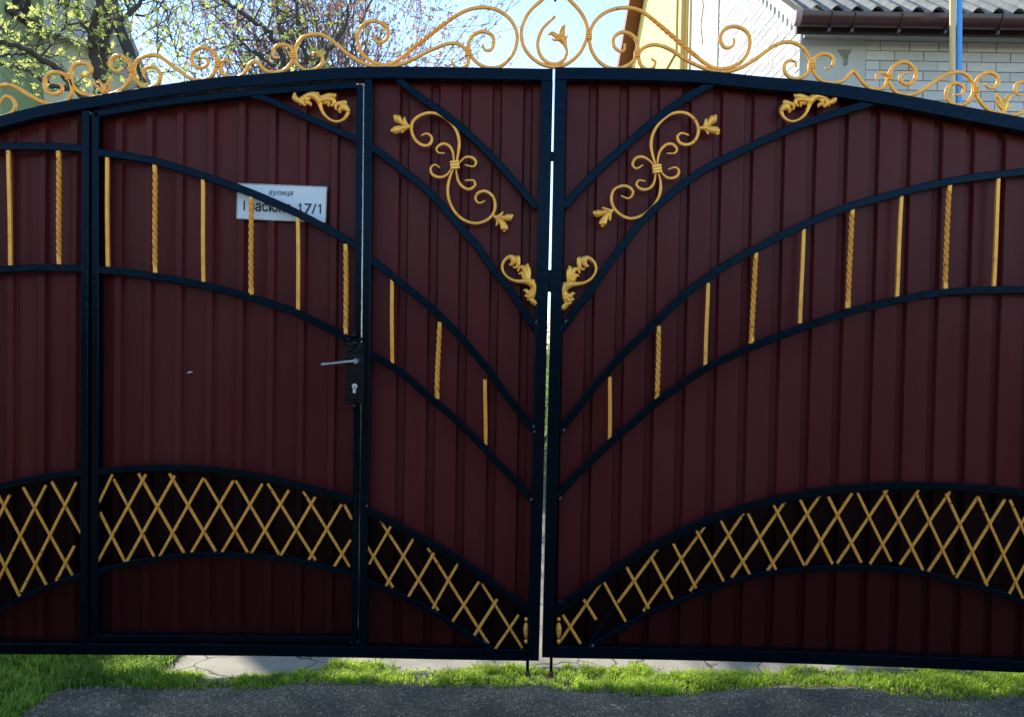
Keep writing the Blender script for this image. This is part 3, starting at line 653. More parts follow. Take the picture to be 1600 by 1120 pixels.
s_ornament(leafR, p8, [
 [(900,260),(845,243),(810,270),(830,320),(890,335),(950,300),(978,220),(950,140),(890,90),(820,78),(740,100),(660,170),(610,260),(600,350),(615,430),(640,510)],
 [(652,540),(675,630),(670,720),(635,800),(570,870),(500,910),(430,922),(360,895),(305,840),(283,770),(300,700),(360,665),(420,672),(455,710),(440,750),(410,762),(360,740)],
 [(725,403),(785,403),(805,370),(770,332),(720,335),(675,380),(655,440),(648,520)], [(735,533),(790,515),(822,545),(800,590),(745,602),(700,575),(660,520)],
 [(535,495),(485,525),(452,495),(475,445),(530,432),(590,465),(635,520)], [(555,625),(500,620),(485,660),(530,692),(590,680),(625,630),(638,540)]], (645,530),
 [[[(985,205,2.4),(1020,195,3.4),(1060,165,4.4),(1095,130,6.5),(1110,112,3.5)],[(985,205,2.4),(1030,205,3.6),(1080,218,5.5),(1118,225,6),(1125,245,3.5)],[(1025,195,3),(1030,160,2.4),(1035,140,2)],[(1025,205,3),(1045,230,2.2),(1052,248,1.8)]],
  [[(292,858,2.4),(250,868,3.2),(200,880,4.6),(165,882,6),(148,875,3)],[(292,858,2.4),(258,890,3.6),(225,935,5.4),(213,965,6),(212,980,3)],[(265,862,3),(235,850,2.4),(215,840,1.8)],[(272,875,3),(272,910,2.2),(270,935,1.8)]]])

# acanthus corner castings
ACA = [[(612,165,4.5/5*5),(640,190,3.4),(680,168,4),(730,145,4.5),(775,150,5.5),(805,185,5.2),(815,230,3.2),(840,290,2.3),(890,338,2.0),(950,355,2.0),(1005,332,2.4),(1035,280,3.0),(1020,235,3.2),(975,222,2.5)],
       [(612,135,2),(608,160,3),(640,185,3.6),(660,205,2.6),(655,218,1.4)],[(690,175,3.6),(672,198,3.2),(690,225,2.2)],[(715,170,4),(705,200,3.4),(732,212,2.8),(738,225,1.6)],
       [(800,180,4),(845,165,4.4),(890,150,4),(925,150,3.2),(935,140,1.6)],[(830,185,4),(875,178,4.2),(920,185,3.6),(925,215,2.8),(905,232,1.5)],[(845,200,3.4),(880,205,3.2),(880,228,1.8)],
       [(1010,205,3.6),(975,212,3.4),(945,225,3),(938,250,2),(945,262,1.2)],[(1020,250,4),(990,250,4),(970,270,2.8),(975,285,1.4)],[(1008,212,2.2),(1018,200,1.6)],[(780,140,2.8),(795,130,1.8)],[(1033,265,3.6),(1010,235,4.2),(985,232,3)]]
def fit(src, dst, mirror):
    a = [complex(x, -y if mirror else y) for x, y in src]; b = [complex(*d) for d in dst]
    ma = sum(a)/len(a); mb = sum(b)/len(b)
    k = sum((q-mb)*(p-ma).conjugate() for p, q in zip(a, b))/sum(abs(p-ma)**2 for p in a)
    def f(x, y, r):
        q = k*(complex(x, -y if mirror else y)-ma)+mb; return (q.real, q.imag, r*abs(k)*5.09)
    return f
SRC = [(612,165),(805,180),(950,355),(1037,275),(1010,205)]
for parent, z, dst, mir in ((wick, (340,120,5.09), SRC, False), (leafR, (1150,150,6.224), [(965,30),(720,60),(560,240),(435,140),(475,55)], True),
                            (leafL, (750,360,7), [(590,775),(555,575),(235,430),(310,285),(415,295)], True), (leafR, (750,360,7), [(935,830),(935,600),(1275,430),(1190,315),(1105,300)], False)):
    strokes([[(x, y_, r*1.12) for x, y_, r in st] for st in ACA], parent, 'acanthus_ornament', M_GOLD_BRIGHT, y=0.006, flat=0.7, xf=fit(SRC, Z(*z, dst), mir))

# ---------------------------------------------------------------- lock, handle, bolts
g = MB(); a = atY(540.5, 534); b = atY(569, 628)
g.box((a.x, -0.010, b.z), (b.x, 0.001, a.z)); lp = part(g, 'lock_plate', M_BLACK, wick)
st = []
for cx, cy, dx, dy, r in ((555,524,0,-4,4),(547,531,-4,-2,3),(563,531,4,-2,3),(555,535,0,6,4.5),(549,545,-3,4,3),(562,545,3,4,3),(555,556,0,6,3.6),(542,537,-3,0,2),(555,633,0,6,4),(546,628,-5,1,3),(564,629,5,1,3),(556,622,2,1,3),(541,628,-2,0,2)):
    st.append([(cx,cy,r),(cx+dx*0.5,cy+dy*0.5,r*0.95),(cx+dx,cy+dy,r*0.6)])
strokes(st, lp, 'cast_relief', M_BLACK, y=-0.011, flat=0.8)
c = atY(557, 564, -0.02); g = MB(); g.tube([(c.x, -0.008, c.z), (c.x, -0.045, c.z)], [0.014, 0.010], 12)
h0 = Vector((c.x, -0.042, c.z)); e = atY(503, 569.5, -0.042)
g.tube([h0, h0.lerp(e, 0.3)+Vector((0,0,0.001)), h0.lerp(e, 0.7), e, e+Vector((-0.002, 0.006, -0.002))], [0.0075, 0.0062, 0.006, 0.0075, 0.004], 8)
part(g, 'lever_handle', M_STEEL, wick, True, 50)
g = MB(); p = atY(555, 603); g.tube([(p.x, -0.010, p.z), (p.x, -0.0125, p.z)], 0.0105, 14); q = atY(554.5, 610)
g.box((q.x-0.0055, -0.0125, q.z-0.009), (q.x+0.0055, -0.010, q.z+0.009)); kc = part(g, 'keyhole', mat('bare lock cylinder', (0.7,0.7,0.68), 0.3, metal=0.6), wick)
g = MB(); g.box((p.x-0.0012, -0.0135, p.z-0.009), (p.x+0.0012, -0.0124, p.z+0.001)); part(g, 'key_slot', M_INK, kc)
# latch tongues that bridge the slit between the leaves
g = MB(); a = atY(848, 421); b = atY(866, 456); g.box((a.x, 0.012, b.z), (b.x, 0.030, a.z)); part(g, 'latch', M_FRAME, leafR)
g = MB(); a = atY(856, 236); b = atY(870, 250); g.box((a.x, 0.012, b.z), (b.x, 0.030, a.z)); part(g, 'latch', M_FRAME, leafL)
for pr, px_ in ((leafL, 825), (leafR, 862.5)):
    g = MB(); a = atY(px_+1, 975); b = atZ(px_, 1062, 0.0); 
    g.tube([(a.x, 0.052, a.z), (a.x, 0.052, -0.02)], 0.0062, 8); part(g, 'drop_bolt', M_FRAME, pr, True, 40)
    g = MB(); g.tube([(a.x, 0.052, -0.01), (a.x, 0.052, 0.022)], 0.011, 10)
    tag(g.build('bolt_sleeve', M_RUST, None, True, 40), 'rusty ground sleeve around the drop bolt of the %s gate leaf' % ('left' if pr is leafL else 'right'), 'bolt sleeve', 'ground sleeves of the drop bolts')
# white drop marks and dents on the sheet
g = MB()
for px_, py_, r in ((285,583,1.2),(288,582,1.5),(291,582,0.9)):
    p = atY(px_, py_); g.blob((p.x, YSHEET+0.001, p.z), r/403, 0.3, 6, 4)
part(g, 'droppings_mark', M_SIGN, wick)
# welds
for px_, py_, pr in ((834,666,leafL),(835,674,leafL),(830,780,leafL),(875,778,leafR),(838,503,leafL),(884,502,leafR),(881,672,leafR),(573,790,leafL),(926,1008,leafR)):
    p = atY(px_, py_); g = MB()
    g.sweep([(p.x-0.004,-0.002,p.z-0.006),(p.x,-0.002,p.z+random.uniform(-.002,.002)),(p.x+0.003,-0.002,p.z+0.006)], ovalprof(0.0042,0.003,8), scale=[0.6,1.1,0.7])
    part(g, 'weld_bead', M_WELD, pr, True)

# hinge posts just outside the picture
for px_, zt, lab in ((-74, 2.20, 'steel hinge post at the outer end of the left gate leaf'), (1693, 2.14, 'steel hinge post at the outer end of the right gate leaf')):
    x = atY(px_, 600).x; g = MB(); g.box((x-0.04, -0.03, -0.05), (x+0.035, 0.05, zt)); tag(g.build('hinge_post', M_FRAME), lab, 'gate post', 'hinge posts')

# ---------------------------------------------------------------- street sign
ys = YSHEET-0.0035
c4 = [atY(px_, py_, ys) for px_, py_ in ((371.5,287),(510.5,292.5),(508.5,347.5),(370,341.5))]
sg = thing('street_sign', 'white house number sign in black letters behind the curved rail of the wicket door', 'sign', (sum((c for c in c4), Vector())/4))
g = MB(); f = [Vector((c.x, ys, c.z)) for c in c4]; bk = [Vector((c.x, ys+0.0025, c.z)) for c in c4]
g.add(f+bk, [(0,1,2,3),(7,6,5,4),(0,4,5,1),(1,5,6,2),(2,6,7,3),(3,7,4,0)]); part(g, 'plate', M_SIGN, sg)
g = MB()
for i in range(4): g.sweep([f[i], f[(i+1) % 4]], rectprof(0.0022, 0.0015, 0.0005))
part(g, 'rim', M_ZINC, sg)
def text(body, p0, size, shear, name, bold=0.0, width=None):
    cu = bpy.data.curves.new(name, 'FONT'); cu.body = body; cu.size = size; cu.extrude = 0.0004; cu.shear = shear; cu.offset = bold
    t = bpy.data.objects.new('t', cu); C.objects.link(t); bpy.context.view_layer.update()
    me = bpy.data.meshes.new_from_object(t.evaluated_get(bpy.context.evaluated_depsgraph_get())); bpy.data.objects.remove(t)
    xs_ = [v.co.x for v in me.vertices]; k = 1 if not width else width/(max(xs_)-min(xs_))
    x0_ = min(xs_)
    tilt = math.atan2(c4[1].z-c4[0].z, c4[1].x-c4[0].x)
    me.transform(Matrix.Translation((p0.x, ys-0.0009, p0.z)) @ Matrix.Rotation(-tilt, 4, 'Y') @ Matrix.Rotation(math.pi/2, 4, 'X') @ Matrix.Diagonal((k, 1, 1, 1)) @ Matrix.Translation((-x0_, 0, 0)))
    me.materials.clear(); me.materials.append(M_INK); o = bpy.data.objects.new(name, me); C.objects.link(o); o.parent = sg; LATE.append(o); return o
text('вулиця', atY(420, 304.5, ys), 0.030, 0.25, 'lettering', width=39/403)
text('васюка', atY(389, 329.4, ys), 0.056, 0, 'lettering', 0.0011, width=66/403)
text('7/', atY(475.5, 333, ys), 0.054, 0, 'lettering', 0.0006, width=19/403)
def glyph_one(px_, py_, flag):
    g = MB(); p = atY(px_, py_, ys); h = 0.0375
    g.box((p.x, ys-0.0012, p.z), (p.x+0.0055, ys-0.0004, p.z+h))
    if flag: g.add([(p.x+0.0002, ys-0.0011, p.z+h), (p.x-0.0075, ys-0.0011, p.z+h*0.78), (p.x-0.0075, ys-0.0011, p.z+h*0.68), (p.x+0.0002, ys-0.0011, p.z+h*0.84)], [(0,1,2,3)])
    part(g, 'lettering', M_INK, sg)
glyph_one(380.5, 328.8, False); glyph_one(468.5, 333, True); glyph_one(499.5, 334.2, True)

# ================================================================== RIGHT-HAND BRICK OUTBUILDING
M_BRICK = mat('whitewashed silicate brick', (0.54,0.54,0.50), 0.85, var=(0.66,0.66,0.61), scale=6, amt=0.7, bump=0.6, bscale=60)
M_BRICK2 = mat('greyer silicate brick', (0.47,0.48,0.45), 0.85, var=(0.58,0.58,0.54), scale=9, amt=0.7, bump=0.6, bscale=60)
M_MORTAR = mat('weathered mortar', (0.16,0.17,0.16), 0.95, var=(0.42,0.43,0.41), scale=20, bump=0.6)
M_MORTARW = mat('whitewashed mortar', (0.50,0.50,0.48), 0.95, var=(0.60,0.60,0.58), scale=20, bump=0.6)
M_PLASTER = mat('patched grey render', (0.44,0.46,0.43), 0.9, var=(0.56,0.57,0.53), scale=4, amt=0.6, bump=0.4, bscale=40)
M_SLATE = mat('weathered fibre cement sheet', (0.11,0.11,0.095), 0.9, var=(0.30,0.29,0.25), scale=9, amt=0.5, bump=0.8, bscale=70)
M_GUTTER = mat('dark maroon gutter', (0.045,0.012,0.014), 0.3, var=(0.06,0.018,0.02), scale=6)
M_GUTTER_END = mat('faded gutter cap', (0.30,0.18,0.17), 0.5, var=(0.42,0.30,0.28), scale=30)
YW = EYE.y+7.35                    # front wall plane
cor = atY(1250.5, 90, YW); XW = cor.x
out = thing('brick_outbuilding', 'white brick outbuilding with corrugated roof and dark gutter behind the right gate leaf', 'building', (XW+2, YW, 0))
PIT, ROW = 0.26, 0.0872
zbase = atY(1420, 80.5, YW).z      # one known bed joint
Xe = XW+5.5; Ye = YW+3.2
eave = atY(1245, 25, YW-0.32); SLOPE = 0.64
def roofz(y): return eave.z+SLOPE*(y-(YW-0.32))
g = MB()
zt = roofz(YW)-0.07
# core, a shade behind the brick faces
vs = [(XW+0.012,YW+0.012,-0.02),(Xe,YW+0.012,-0.02),(Xe,Ye,-0.02),(XW+0.012,Ye,-0.02),(XW+0.012,YW+0.012,zt),(Xe,YW+0.012,zt),(Xe,Ye,roofz(Ye)-0.07),(XW+0.012,Ye,roofz(Ye)-0.07)]
g.add(vs, [(0,1,5,4),(1,2,6,5),(2,3,7,6),(4,5,6,7),(0,3,2,1)]); part(g, 'wall_core', M_MORTAR, out)
g = MB(); g.add([vs[0], vs[3], vs[7], vs[4]], [(0,1,2,3)]); g.v = [(x-0.001, y, z) for x, y, z in g.v]; part(g, 'side_wall_bed', M_MORTARW, out)
# render patch at the corner
pr_ = atY(1352, 100, YW).x
g = MB(); g.box((XW+0.004, YW-0.003, 2.4), (pr_, YW+0.02, zbase+ROW*2+0.03)); part(g, 'render_patch', M_PLASTER, out)
g = MB()
sx = atY(1322, 84, YW)
g.add([(sx.x-0.09,YW-0.005,sx.z+0.03),(sx.x+0.05,YW-0.005,sx.z+0.035),(sx.x+0.02,YW-0.005,sx.z-0.02),(sx.x+0.015,YW-0.005,sx.z-0.10),(sx.x-0.02,YW-0.005,sx.z-0.12),(sx.x-0.03,YW-0.005,sx.z-0.04)], [(0,5,4,3,2,1)])
part(g, 'damp_stain', mat('brown damp stain', (0.13,0.12,0.08), 0.95, var=(0.36,0.37,0.33), scale=14, amt=0.4), out)
def brick_mesh(L, H, m, axis):
    g = MB(); c = 0.003; d = 0.02
    # bevelled face block, 20 mm of it shows
    o_ = [(-L/2,0,-H/2),(L/2,0,-H/2),(L/2,0,H/2),(-L/2,0,H/2)]
    fr = [(-L/2+c,-c,-H/2+c),(L/2-c,-c,-H/2+c),(L/2-c,-c,H/2-c),(-L/2+c,-c,H/2-c)]
    bk = [(x, d, z) for x, y, z in o_]
    g.add(o_+fr+bk, [(4,5,6,7),(0,1,5,4),(1,2,6,5),(2,3,7,6),(3,0,4,7),(8,9,1,0),(9,10,2,1),(10,11,3,2),(11,8,0,3)])
    if axis == 'side': g.v = [(y, -x, z) for x, y, z in g.v]
    me = bpy.data.meshes.new('brick'); me.from_pydata(g.v, [], g.f); me.materials.append(m); return me
kinds = {}
for ax in ('front', 'side'):
    for half in (0, 1):
        for mi, mm in enumerate((M_BRICK, M_BRICK2 if ax == 'front' else M_BRICK)):
            kinds[ax, half, mi] = brick_mesh(0.124 if half else 0.2545, 0.0815, mm, ax)
nb = 0; rest = MB()
def put_brick(ax, x, y, z, half):
    global nb
    u, v = proj((x, y, z)); vis = -10 < u < 1615 and -8 < v < 190
    jx = random.uniform(-0.0015, 0.0015); jd = random.uniform(-0.003, 0.0015)
    if vis and nb < 296:
        o = bpy.data.objects.new('brick', kinds[ax, half, 1 if random.random() < 0.35 else 0]); C.objects.link(o); o.parent = out
        o.location = Vector((x+(jx if ax == 'front' else jd), y+(jd if ax == 'front' else jx), z))-Vector(out.location); nb += 1
        o.rotation_euler = (0, random.uniform(-.004, .004), 0) if ax == 'front' else (random.uniform(-.004, .004), 0, 0)
    else:
        me = kinds[ax, half, 0]; rest.add([(v_.co.x+x, v_.co.y+y, v_.co.z+z) for v_ in me.vertices], [tuple(p.vertices) for p in me.polygons])
nrow0 = -20
for r_ in range(nrow0, 4):
    z = zbase+(r_+0.5)*ROW
    if z+ROW/2 > zbase+ROW*1.2: 
        if z+ROW/2 > zt: continue
    off = 0 if r_ % 2 else 0.13
    x = pr_+0.006+off
    if off: put_brick('front', pr_+0.006+0.06, YW, z, 1)
    while x+0.25 < Xe: put_brick('front', x+0.125, YW, z, 0); x += PIT
for r_ in range(nrow0, 40):
    z = zbase+(r_+0.5)*ROW; off = 0 if r_ % 2 else 0.13; y = YW+0.006+off
    if off and z+ROW/2 < roofz(YW)-0.08: put_brick('side', XW, YW+0.065, z, 1)
    while y+0.25 < Ye:
        if z+ROW/2+0.07 < roofz(y+0.0): put_brick('side', XW, y+0.125, z, 0)
        y += PIT
o = part(rest, 'brickwork', M_BRICK, out); o['kind'] = 'stuff'
# white strip of trim under the gutter
a = atY(1256, 57.5, YW-0.03); g = MB(); g.box((a.x, YW-0.045, a.z-0.012), (Xe, YW-0.006, a.z+0.012)); part(g, 'trim_strip', mat('pale trim', (0.55,0.55,0.48), 0.7, var=(0.40,0.41,0.36), scale=6), out)
# roof: corrugated sheets
g = MB(); per = 0.172; x0_ = atY(1216, 0, YW-0.32).x; x0_ = eave.x-0.01; nx = 12; thick = 0.008
XsR = [x0_+per*i/nx for i in range(int((Xe+0.3-x0_)/per*nx))]
Yr = [YW-0.36+0.35*j for j in range(9)]
vs = []
for dz in (0, -thick):
    for i, x in enumerate(XsR):
        for y in Yr:
            wv = 0.030*math.cos(2*math.pi*(x-x0_)/per); chip = 0.010*noise.noise(Vector((x*14, 0, 3))) if y == Yr[0] else 0
            vs.append((x, y+chip, roofz(y)+0.078+wv+dz))
m_ = len(Yr); N_ = len(XsR)*m_; fs = []
for i in range(len(XsR)-1):
    for j in range(m_-1):
        a = i*m_+j; fs.append((a, a+m_, a+m_+1, a+1)); fs.append((N_+a, N_+a+1, N_+a+m_+1, N_+a+m_))
    fs.append((i*m_, (i+1)*m_, N_+(i+1)*m_, N_+i*m_))
for j in range(m_-1): fs.append((j, N_+j, N_+j+1, j+1))
g.add(vs, fs); part(g, 'corrugated_roof', M_SLATE, out, True, 50)
g = MB(); g.sweep([(XW-0.02, YW-0.33, roofz(YW-0.33)-0.045), (XW-0.02, YW-0.33, roofz(YW-0.33)-0.044)], rectprof(.01,.01,.001)) if False else g.box((eave.x+0.02, YW-0.27, roofz(YW-0.27)-0.16), (Xe, YW-0.24, roofz(YW-0.27)-0.05)); part(g, 'fascia_board', mat('dark fascia', (0.03,0.02,0.018), 0.7), out)
# gutter
gz = atY(1300, 24, YW-0.36).z; gx0 = atY(1240, 35, YW-0.36).x; gr = 0.068; g = MB(); vs = []; ns = 12
for x in (gx0, Xe+0.2):
    for rr in (gr, gr-0.005):
        for k in range(ns+1):
            t = math.pi+math.pi*k/ns; vs.append((x, YW-0.36-0.02+math.cos(t)*rr, gz+math.sin(t)*rr*1.55))
fs = []; q_ = ns+1
for k in range(ns):
    fs.append((k, k+1, 2*q_+k+1, 2*q_+k)); fs.append((q_+k, 3*q_+k, 3*q_+k+1, q_+k+1)); fs.append((k, q_+k, q_+k+1, k+1)); fs.append((2*q_+k, 2*q_+k+1, 3*q_+k+1, 3*q_+k))
fs += [(0, 2*q_, 3*q_, q_), (ns, q_+ns, 3*q_+ns, 2*q_+ns)]
g.add(vs, fs); gut = part(g, 'gutter', M_GUTTER, out, True, 40)
g = MB(); vs = [(gx0-0.006, YW-0.38+math.cos(math.pi+math.pi*k/ns)*(gr+0.004), gz+0.006+math.sin(math.pi+math.pi*k/ns)*(gr+0.004)*1.55) for k in range(ns+1)]
g.add(vs+[(x+0.05, y, z) for x, y, z in vs], [tuple(range(ns+1))[::-1], tuple(range(ns+1, 2*ns+2))]+[(k, k+1, k+ns+2, k+ns+1) for k in range(ns)]+[(0, ns+1, 2*ns+1, ns)])
part(g, 'gutter_end_cap', M_GUTTER_END, gut)
for px_ in (1296, 1332, 1405, 1478, 1560, 1640):
    x = atY(px_, 35, YW-0.38).x; g = MB()
    P = [(x, YW-0.38+math.cos(math.pi+math.pi*k/ns)*(gr+0.006), gz+math.sin(math.pi+math.pi*k/ns)*(gr+0.006)*1.55) for k in range(ns+1)]
    g.tube(P, 0.008, 5); g.box((x-0.012, YW-0.385, gz-gr*1.55-0.035), (x+0.012, YW-0.355, gz-gr*1.5)); part(g, 'gutter_bracket', mat('bracket', (0.05,0.03,0.03), 0.3) if px_ == 1296 else bpy.data.materials['bracket'], gut)
# beige rendered strip carrying the side wall on
yA = atX(1121, 60, XW-0.02).y; yB = atX(1075, 60, XW-0.02).y
g = MB(); g.box((XW-0.02, Ye-0.01 if Ye < yA else yA, -0.02), (XW+1.5, yB, 7.5))
M_STUC = mat('beige roughcast', (0.58,0.54,0.42), 0.95, var=(0.70,0.66,0.54), scale=7, amt=0.6, bump=1.0, bscale=55)
n_ = M_STUC.node_tree
part(g, 'rendered_annex', M_STUC, out)
g = MB(); cr = [atX(1096, -20, XW-0.024), atX(1099, 10, XW-0.024), atX(1095, 40, XW-0.024), atX(1098, 70, XW-0.024)]
g.tube(cr, 0.008, 4); part(g, 'crack', mat('crack', (0.16,0.14,0.10), 0.9), out)

# ================================================================== YELLOW HOUSE
XY = XW-0.05
yel = thing('yellow_house', 'yellow house with sloping brown roof edge beyond the brick outbuilding', 'house', (XY+3, yB+3, 0))
M_YEL = mat('yellow house render', (0.78,0.60,0.15), 0.85, var=(0.84,0.66,0.20), scale=3, bump=0.3)
rk0 = atX(1006, 0, XY); rk1 = atX(985, 110, XY)
d_ = (rk1-rk0); rkA = rk0-d_*1.6; rkB = rk0+d_*1.3
yN = yB+0.02
g = MB(); vsf = [Vector((XY, yN, -0.02)), Vector((XY, rkB.y, -0.02)), Vector((XY, rkB.y, rkB.z)), Vector((XY, rkA.y, rkA.z))]
if rkA.y > yN: vsf.append(Vector((XY, yN, rkA.z)))
n0 = len(vsf); bkv = [v+Vector((6, 0, 0)) for v in vsf]
g.add(vsf+bkv, [tuple(range(n0)), tuple(range(n0, 2*n0))[::-1]]+[(i, (i+1) % n0, n0+(i+1) % n0, n0+i) for i in range(n0)]); part(g, 'wall', M_YEL, yel)
M_BROWN = mat('red brown roof edge', (0.17,0.045,0.02), 0.5, var=(0.22,0.06,0.03), scale=5)
g = MB(); wv = Vector((0, 0.10, 0)); e0, e1 = rkA, rkB
for s_ in (0,):
    a, b = e0, e1
    nrm = Vector((0, -(b-a).z, (b-a).y)).normalized()
    if nrm.y < 0: nrm = -nrm
    hw = 0.13
    q = [a-nrm*0.01, b-nrm*0.01, b+nrm*hw*2, a+nrm*hw*2]
    g.add([v+Vector((-0.28, 0, 0)) for v in q]+[v+Vector((6, 0, 0)) for v in q], [(0,1,2,3),(7,6,5,4),(0,4,5,1),(1,5,6,2),(2,6,7,3),(3,7,4,0)])
part(g, 'roof', M_BROWN, yel)
M_TAN = mat('tan timber box', (0.50,0.36,0.14), 0.8, var=(0.56,0.42,0.18), scale=4)  # shaded stretch of the yellow wall, painted as a darker tan strip
ya, yb = atX(1061, 50, XY-0.02).y, atX(1038, 50, XY-0.02).y; zb_ = atX(1055, 84, XY-0.02).z
g = MB(); g.box((XY-0.03, ya+0.2, zb_), (XY, yb, 11.0)); part(g, 'pilaster', M_TAN, yel)
g = MB(); y_ = atX(1068, 50, XY-0.05).y; g.tube([(XY-0.06, y_, 0), (XY-0.06, y_, 9)], 0.05, 8); part(g, 'downpipe', mat('ochre downpipe', (0.62,0.42,0.12), 0.5), yel, True, 40)

# ================================================================== POLES
g = MB(); a = atY(1489.5, -260, 3.55); b = atY(1488, 160, 3.55)
g.tube([(b.x-0.02, 3.55, -0.05), (b.x, 3.55, b.z), (a.x, 3.55, a.z)], [0.026, 0.024, 0.023], 10)
tag(g.build('wooden_pole', mat('pale bare timber', (0.66,0.48,0.22), 0.8, var=(0.80,0.62,0.34), scale=30, stretch=(1,1,0.05)), None, True, 40), 'slim bare timber pole standing left of the blue pipe', 'pole')
g = MB(); a = atY(1500.5, -250, 3.55); b = atY(1498, 160, 3.55)
g.tube([(b.x-0.02, 3.55, -0.05), (b.x, 3.55, b.z), (a.x, 3.55, a.z)], 0.0235, 12)
tag(g.build('blue_pipe', mat('bright blue pipe paint', (0.06,0.28,0.72), 0.35, var=(0.10,0.36,0.80), scale=10), None, True, 40), 'bright blue painted pipe standing beside the timber pole', 'pipe')

# ================================================================== LEFT-HAND HOUSE
M_GREEN = mat('pale green render', (0.64,0.64,0.44), 0.9, var=(0.72,0.72,0.52), scale=2, bump=0.3)
M_GREEN2 = mat('greener corner render', (0.30,0.38,0.19), 0.9)  # strip by the corner, coloured darker green than the wall
M_SOFFIT = mat('weathered soffit boards', (0.36,0.34,0.27), 0.9, var=(0.48,0.46,0.38), scale=6)
YG = EYE.y+11.0; XG = atY(66, 40, YG).x
gh = thing('green_house', 'pale green house with steep gable behind the tree at far left', 'house', (XG+1, YG, 0))
ra, rb = atY(160, -60, YG), atY(240, 140, YG)
g = MB(); dd = (rb-ra); rt = ra-dd*max(0.02, min(0.35, (6.6-ra.z)/max(0.1, -dd.z))); rl = rb+dd*1.2
poly = [Vector((XG, YG, -0.02)), Vector((rl.x, YG, -0.02)), Vector((rl.x, YG, rl.z)), Vector((rt.x, YG, rt.z)), Vector((XG, YG, rt.z))]
bk = [v+Vector((-3.2, 5, 0)) for v in poly]; n0 = 5
g.add(poly+bk, [tuple(range(5)), tuple(range(5, 10))[::-1]]+[(i, (i+1) % 5, 5+(i+1) % 5, 5+i) for i in range(5)]); part(g, 'gable_wall', M_GREEN, gh)
g = MB(); g.box((XG-5, YG-3.5, -0.02), (XG, YG+3, 5.7)); part(g, 'wing_wall', M_GREEN, gh)
# roof slab along the verge, overhanging towards us; its underside is the soffit
nr = Vector((-(rl-rt).z, 0, (rl-rt).x)).normalized()
if nr.x < 0: nr = -nr
g = MB(); q = [rt, rl, rl+nr*0.10, rt+nr*0.10]
g.add([v+Vector((0,-0.5,0)) for v in q]+[v+Vector((-3.2,4.8,0)) for v in q], [(0,1,2,3),(7,6,5,4),(0,4,5,1),(1,5,6,2),(2,6,7,3),(3,7,4,0)]); part(g, 'roof', mat('dark roof edge', (0.03,0.028,0.03), 0.6), gh)
g = MB(); q = [rt-nr*0.21, rl-nr*0.21, rl-nr*0.004, rt-nr*0.004]
g.add([v+Vector((0,-0.35,0)) for v in q]+[v+Vector((0,-0.01,0)) for v in q], [(0,1,2,3),(7,6,5,4),(0,4,5,1),(1,5,6,2),(2,6,7,3),(3,7,4,0)]); part(g, 'soffit', M_SOFFIT, gh)
# pale sloping band (the eave of a lean-to) 
q = [atY(66, 16, YG-0.3), atY(140, 50, YG-0.3), atY(145, 76, YG-0.3), atY(66, 44, YG-0.3)]
g = MB(); g.add(q+[v+Vector((0, 0.28, 0)) for v in q], [(0,1,2,3),(7,6,5,4),(0,4,5,1),(1,5,6,2),(2,6,7,3),(3,7,4,0)]); part(g, 'eave_board', mat('lilac grey board', (0.50,0.48,0.52), 0.8), gh)
g = MB(); a = atX(47, 30, XG); g.box((XG, YG-0.9, 1.0), (XG+0.03, YG-0.02, rt.z)); part(g, 'corner_strip', M_GREEN2, gh)
wa, wb = atX(15, 0, XG), atX(42, 20, XG); z0_ = atX(30, 26, XG).z
g = MB(); g.box((XG, wa.y, z0_), (XG+0.05, wb.y, z0_+1.3)); wn = part(g, 'window', mat('dark window frame', (0.03,0.02,0.015), 0.6), gh)
g = MB(); g.box((XG+0.05, wa.y+0.15, z0_+0.1), (XG+0.056, wb.y-0.15, z0_+1.2)); part(g, 'pane', mat('window glass', (0.05,0.07,0.05), 0.1), wn)
for k in range(5):
    g = MB(); g.box((XG+0.056, wa.y+0.15, z0_+0.18+k*0.2), (XG+0.07, wb.y-0.15, z0_+0.24+k*0.2)); part(g, 'blind_slat', mat('green blind', (0.12,0.16,0.10), 0.6) if k == 0 else bpy.data.materials['green blind'], wn)
g = MB(); g.box((XG, wa.y-0.15, z0_-0.08), (XG+0.12, wb.y+0.2, z0_)); part(g, 'sill', mat('sill', (0.05,0.04,0.03), 0.6), wn)

# ================================================================== TREES
M_BARK = mat('dark pear bark', (0.035,0.027,0.022), 0.9, var=(0.10,0.085,0.07), scale=20, bump=1.0, bscale=60)
M_BARKL = mat('pale lit bark', (0.16,0.13,0.10), 0.9, var=(0.26,0.23,0.19), scale=20, bump=0.8, bscale=60)  # sunlit look put into a paler bark colour
M_TWIG = mat('thin grey brown twigs', (0.075,0.055,0.045), 0.9, var=(0.17,0.13,0.10), scale=5)
M_PEAR = leafmat('young yellow green leaves', (0.36,0.44,0.08), (0.72,0.75,0.24), 0.5, 3)
M_PLUM = leafmat('young pink brown leaves', (0.30,0.12,0.08), (0.62,0.36,0.28), 0.45, 2)
M_WILL = leafmat('fresh pale green leaves', (0.20,0.26,0.06), (0.42,0.46,0.14), 0.5, 3)
def rosette(g, p, r, n=6, w=0.42):
    ax = Vector((random.gauss(0, 1), random.gauss(0, 1), random.gauss(0.5, 1))).normalized()
    u = ax.orthogonal().normalized(); v = ax.cross(u); ph = random.random()*6.28
    for k in range(n):
        t = ph+2*math.pi*k/n+random.uniform(-.4, .4); L = r*random.uniform(0.6, 1.2)
        d = (u*math.cos(t)+v*math.sin(t)+ax*random.uniform(-.1, 1.0)).normalized(); s_ = d.cross(ax+Vector((.01,.02,.03))).normalized()
        m = p+d*L*0.5
        g.add([p, m+s_*L*w*0.5+ax*L*.05, p+d*L, m-s_*L*w*0.5+ax*L*.05], [(0,1,2,3)])
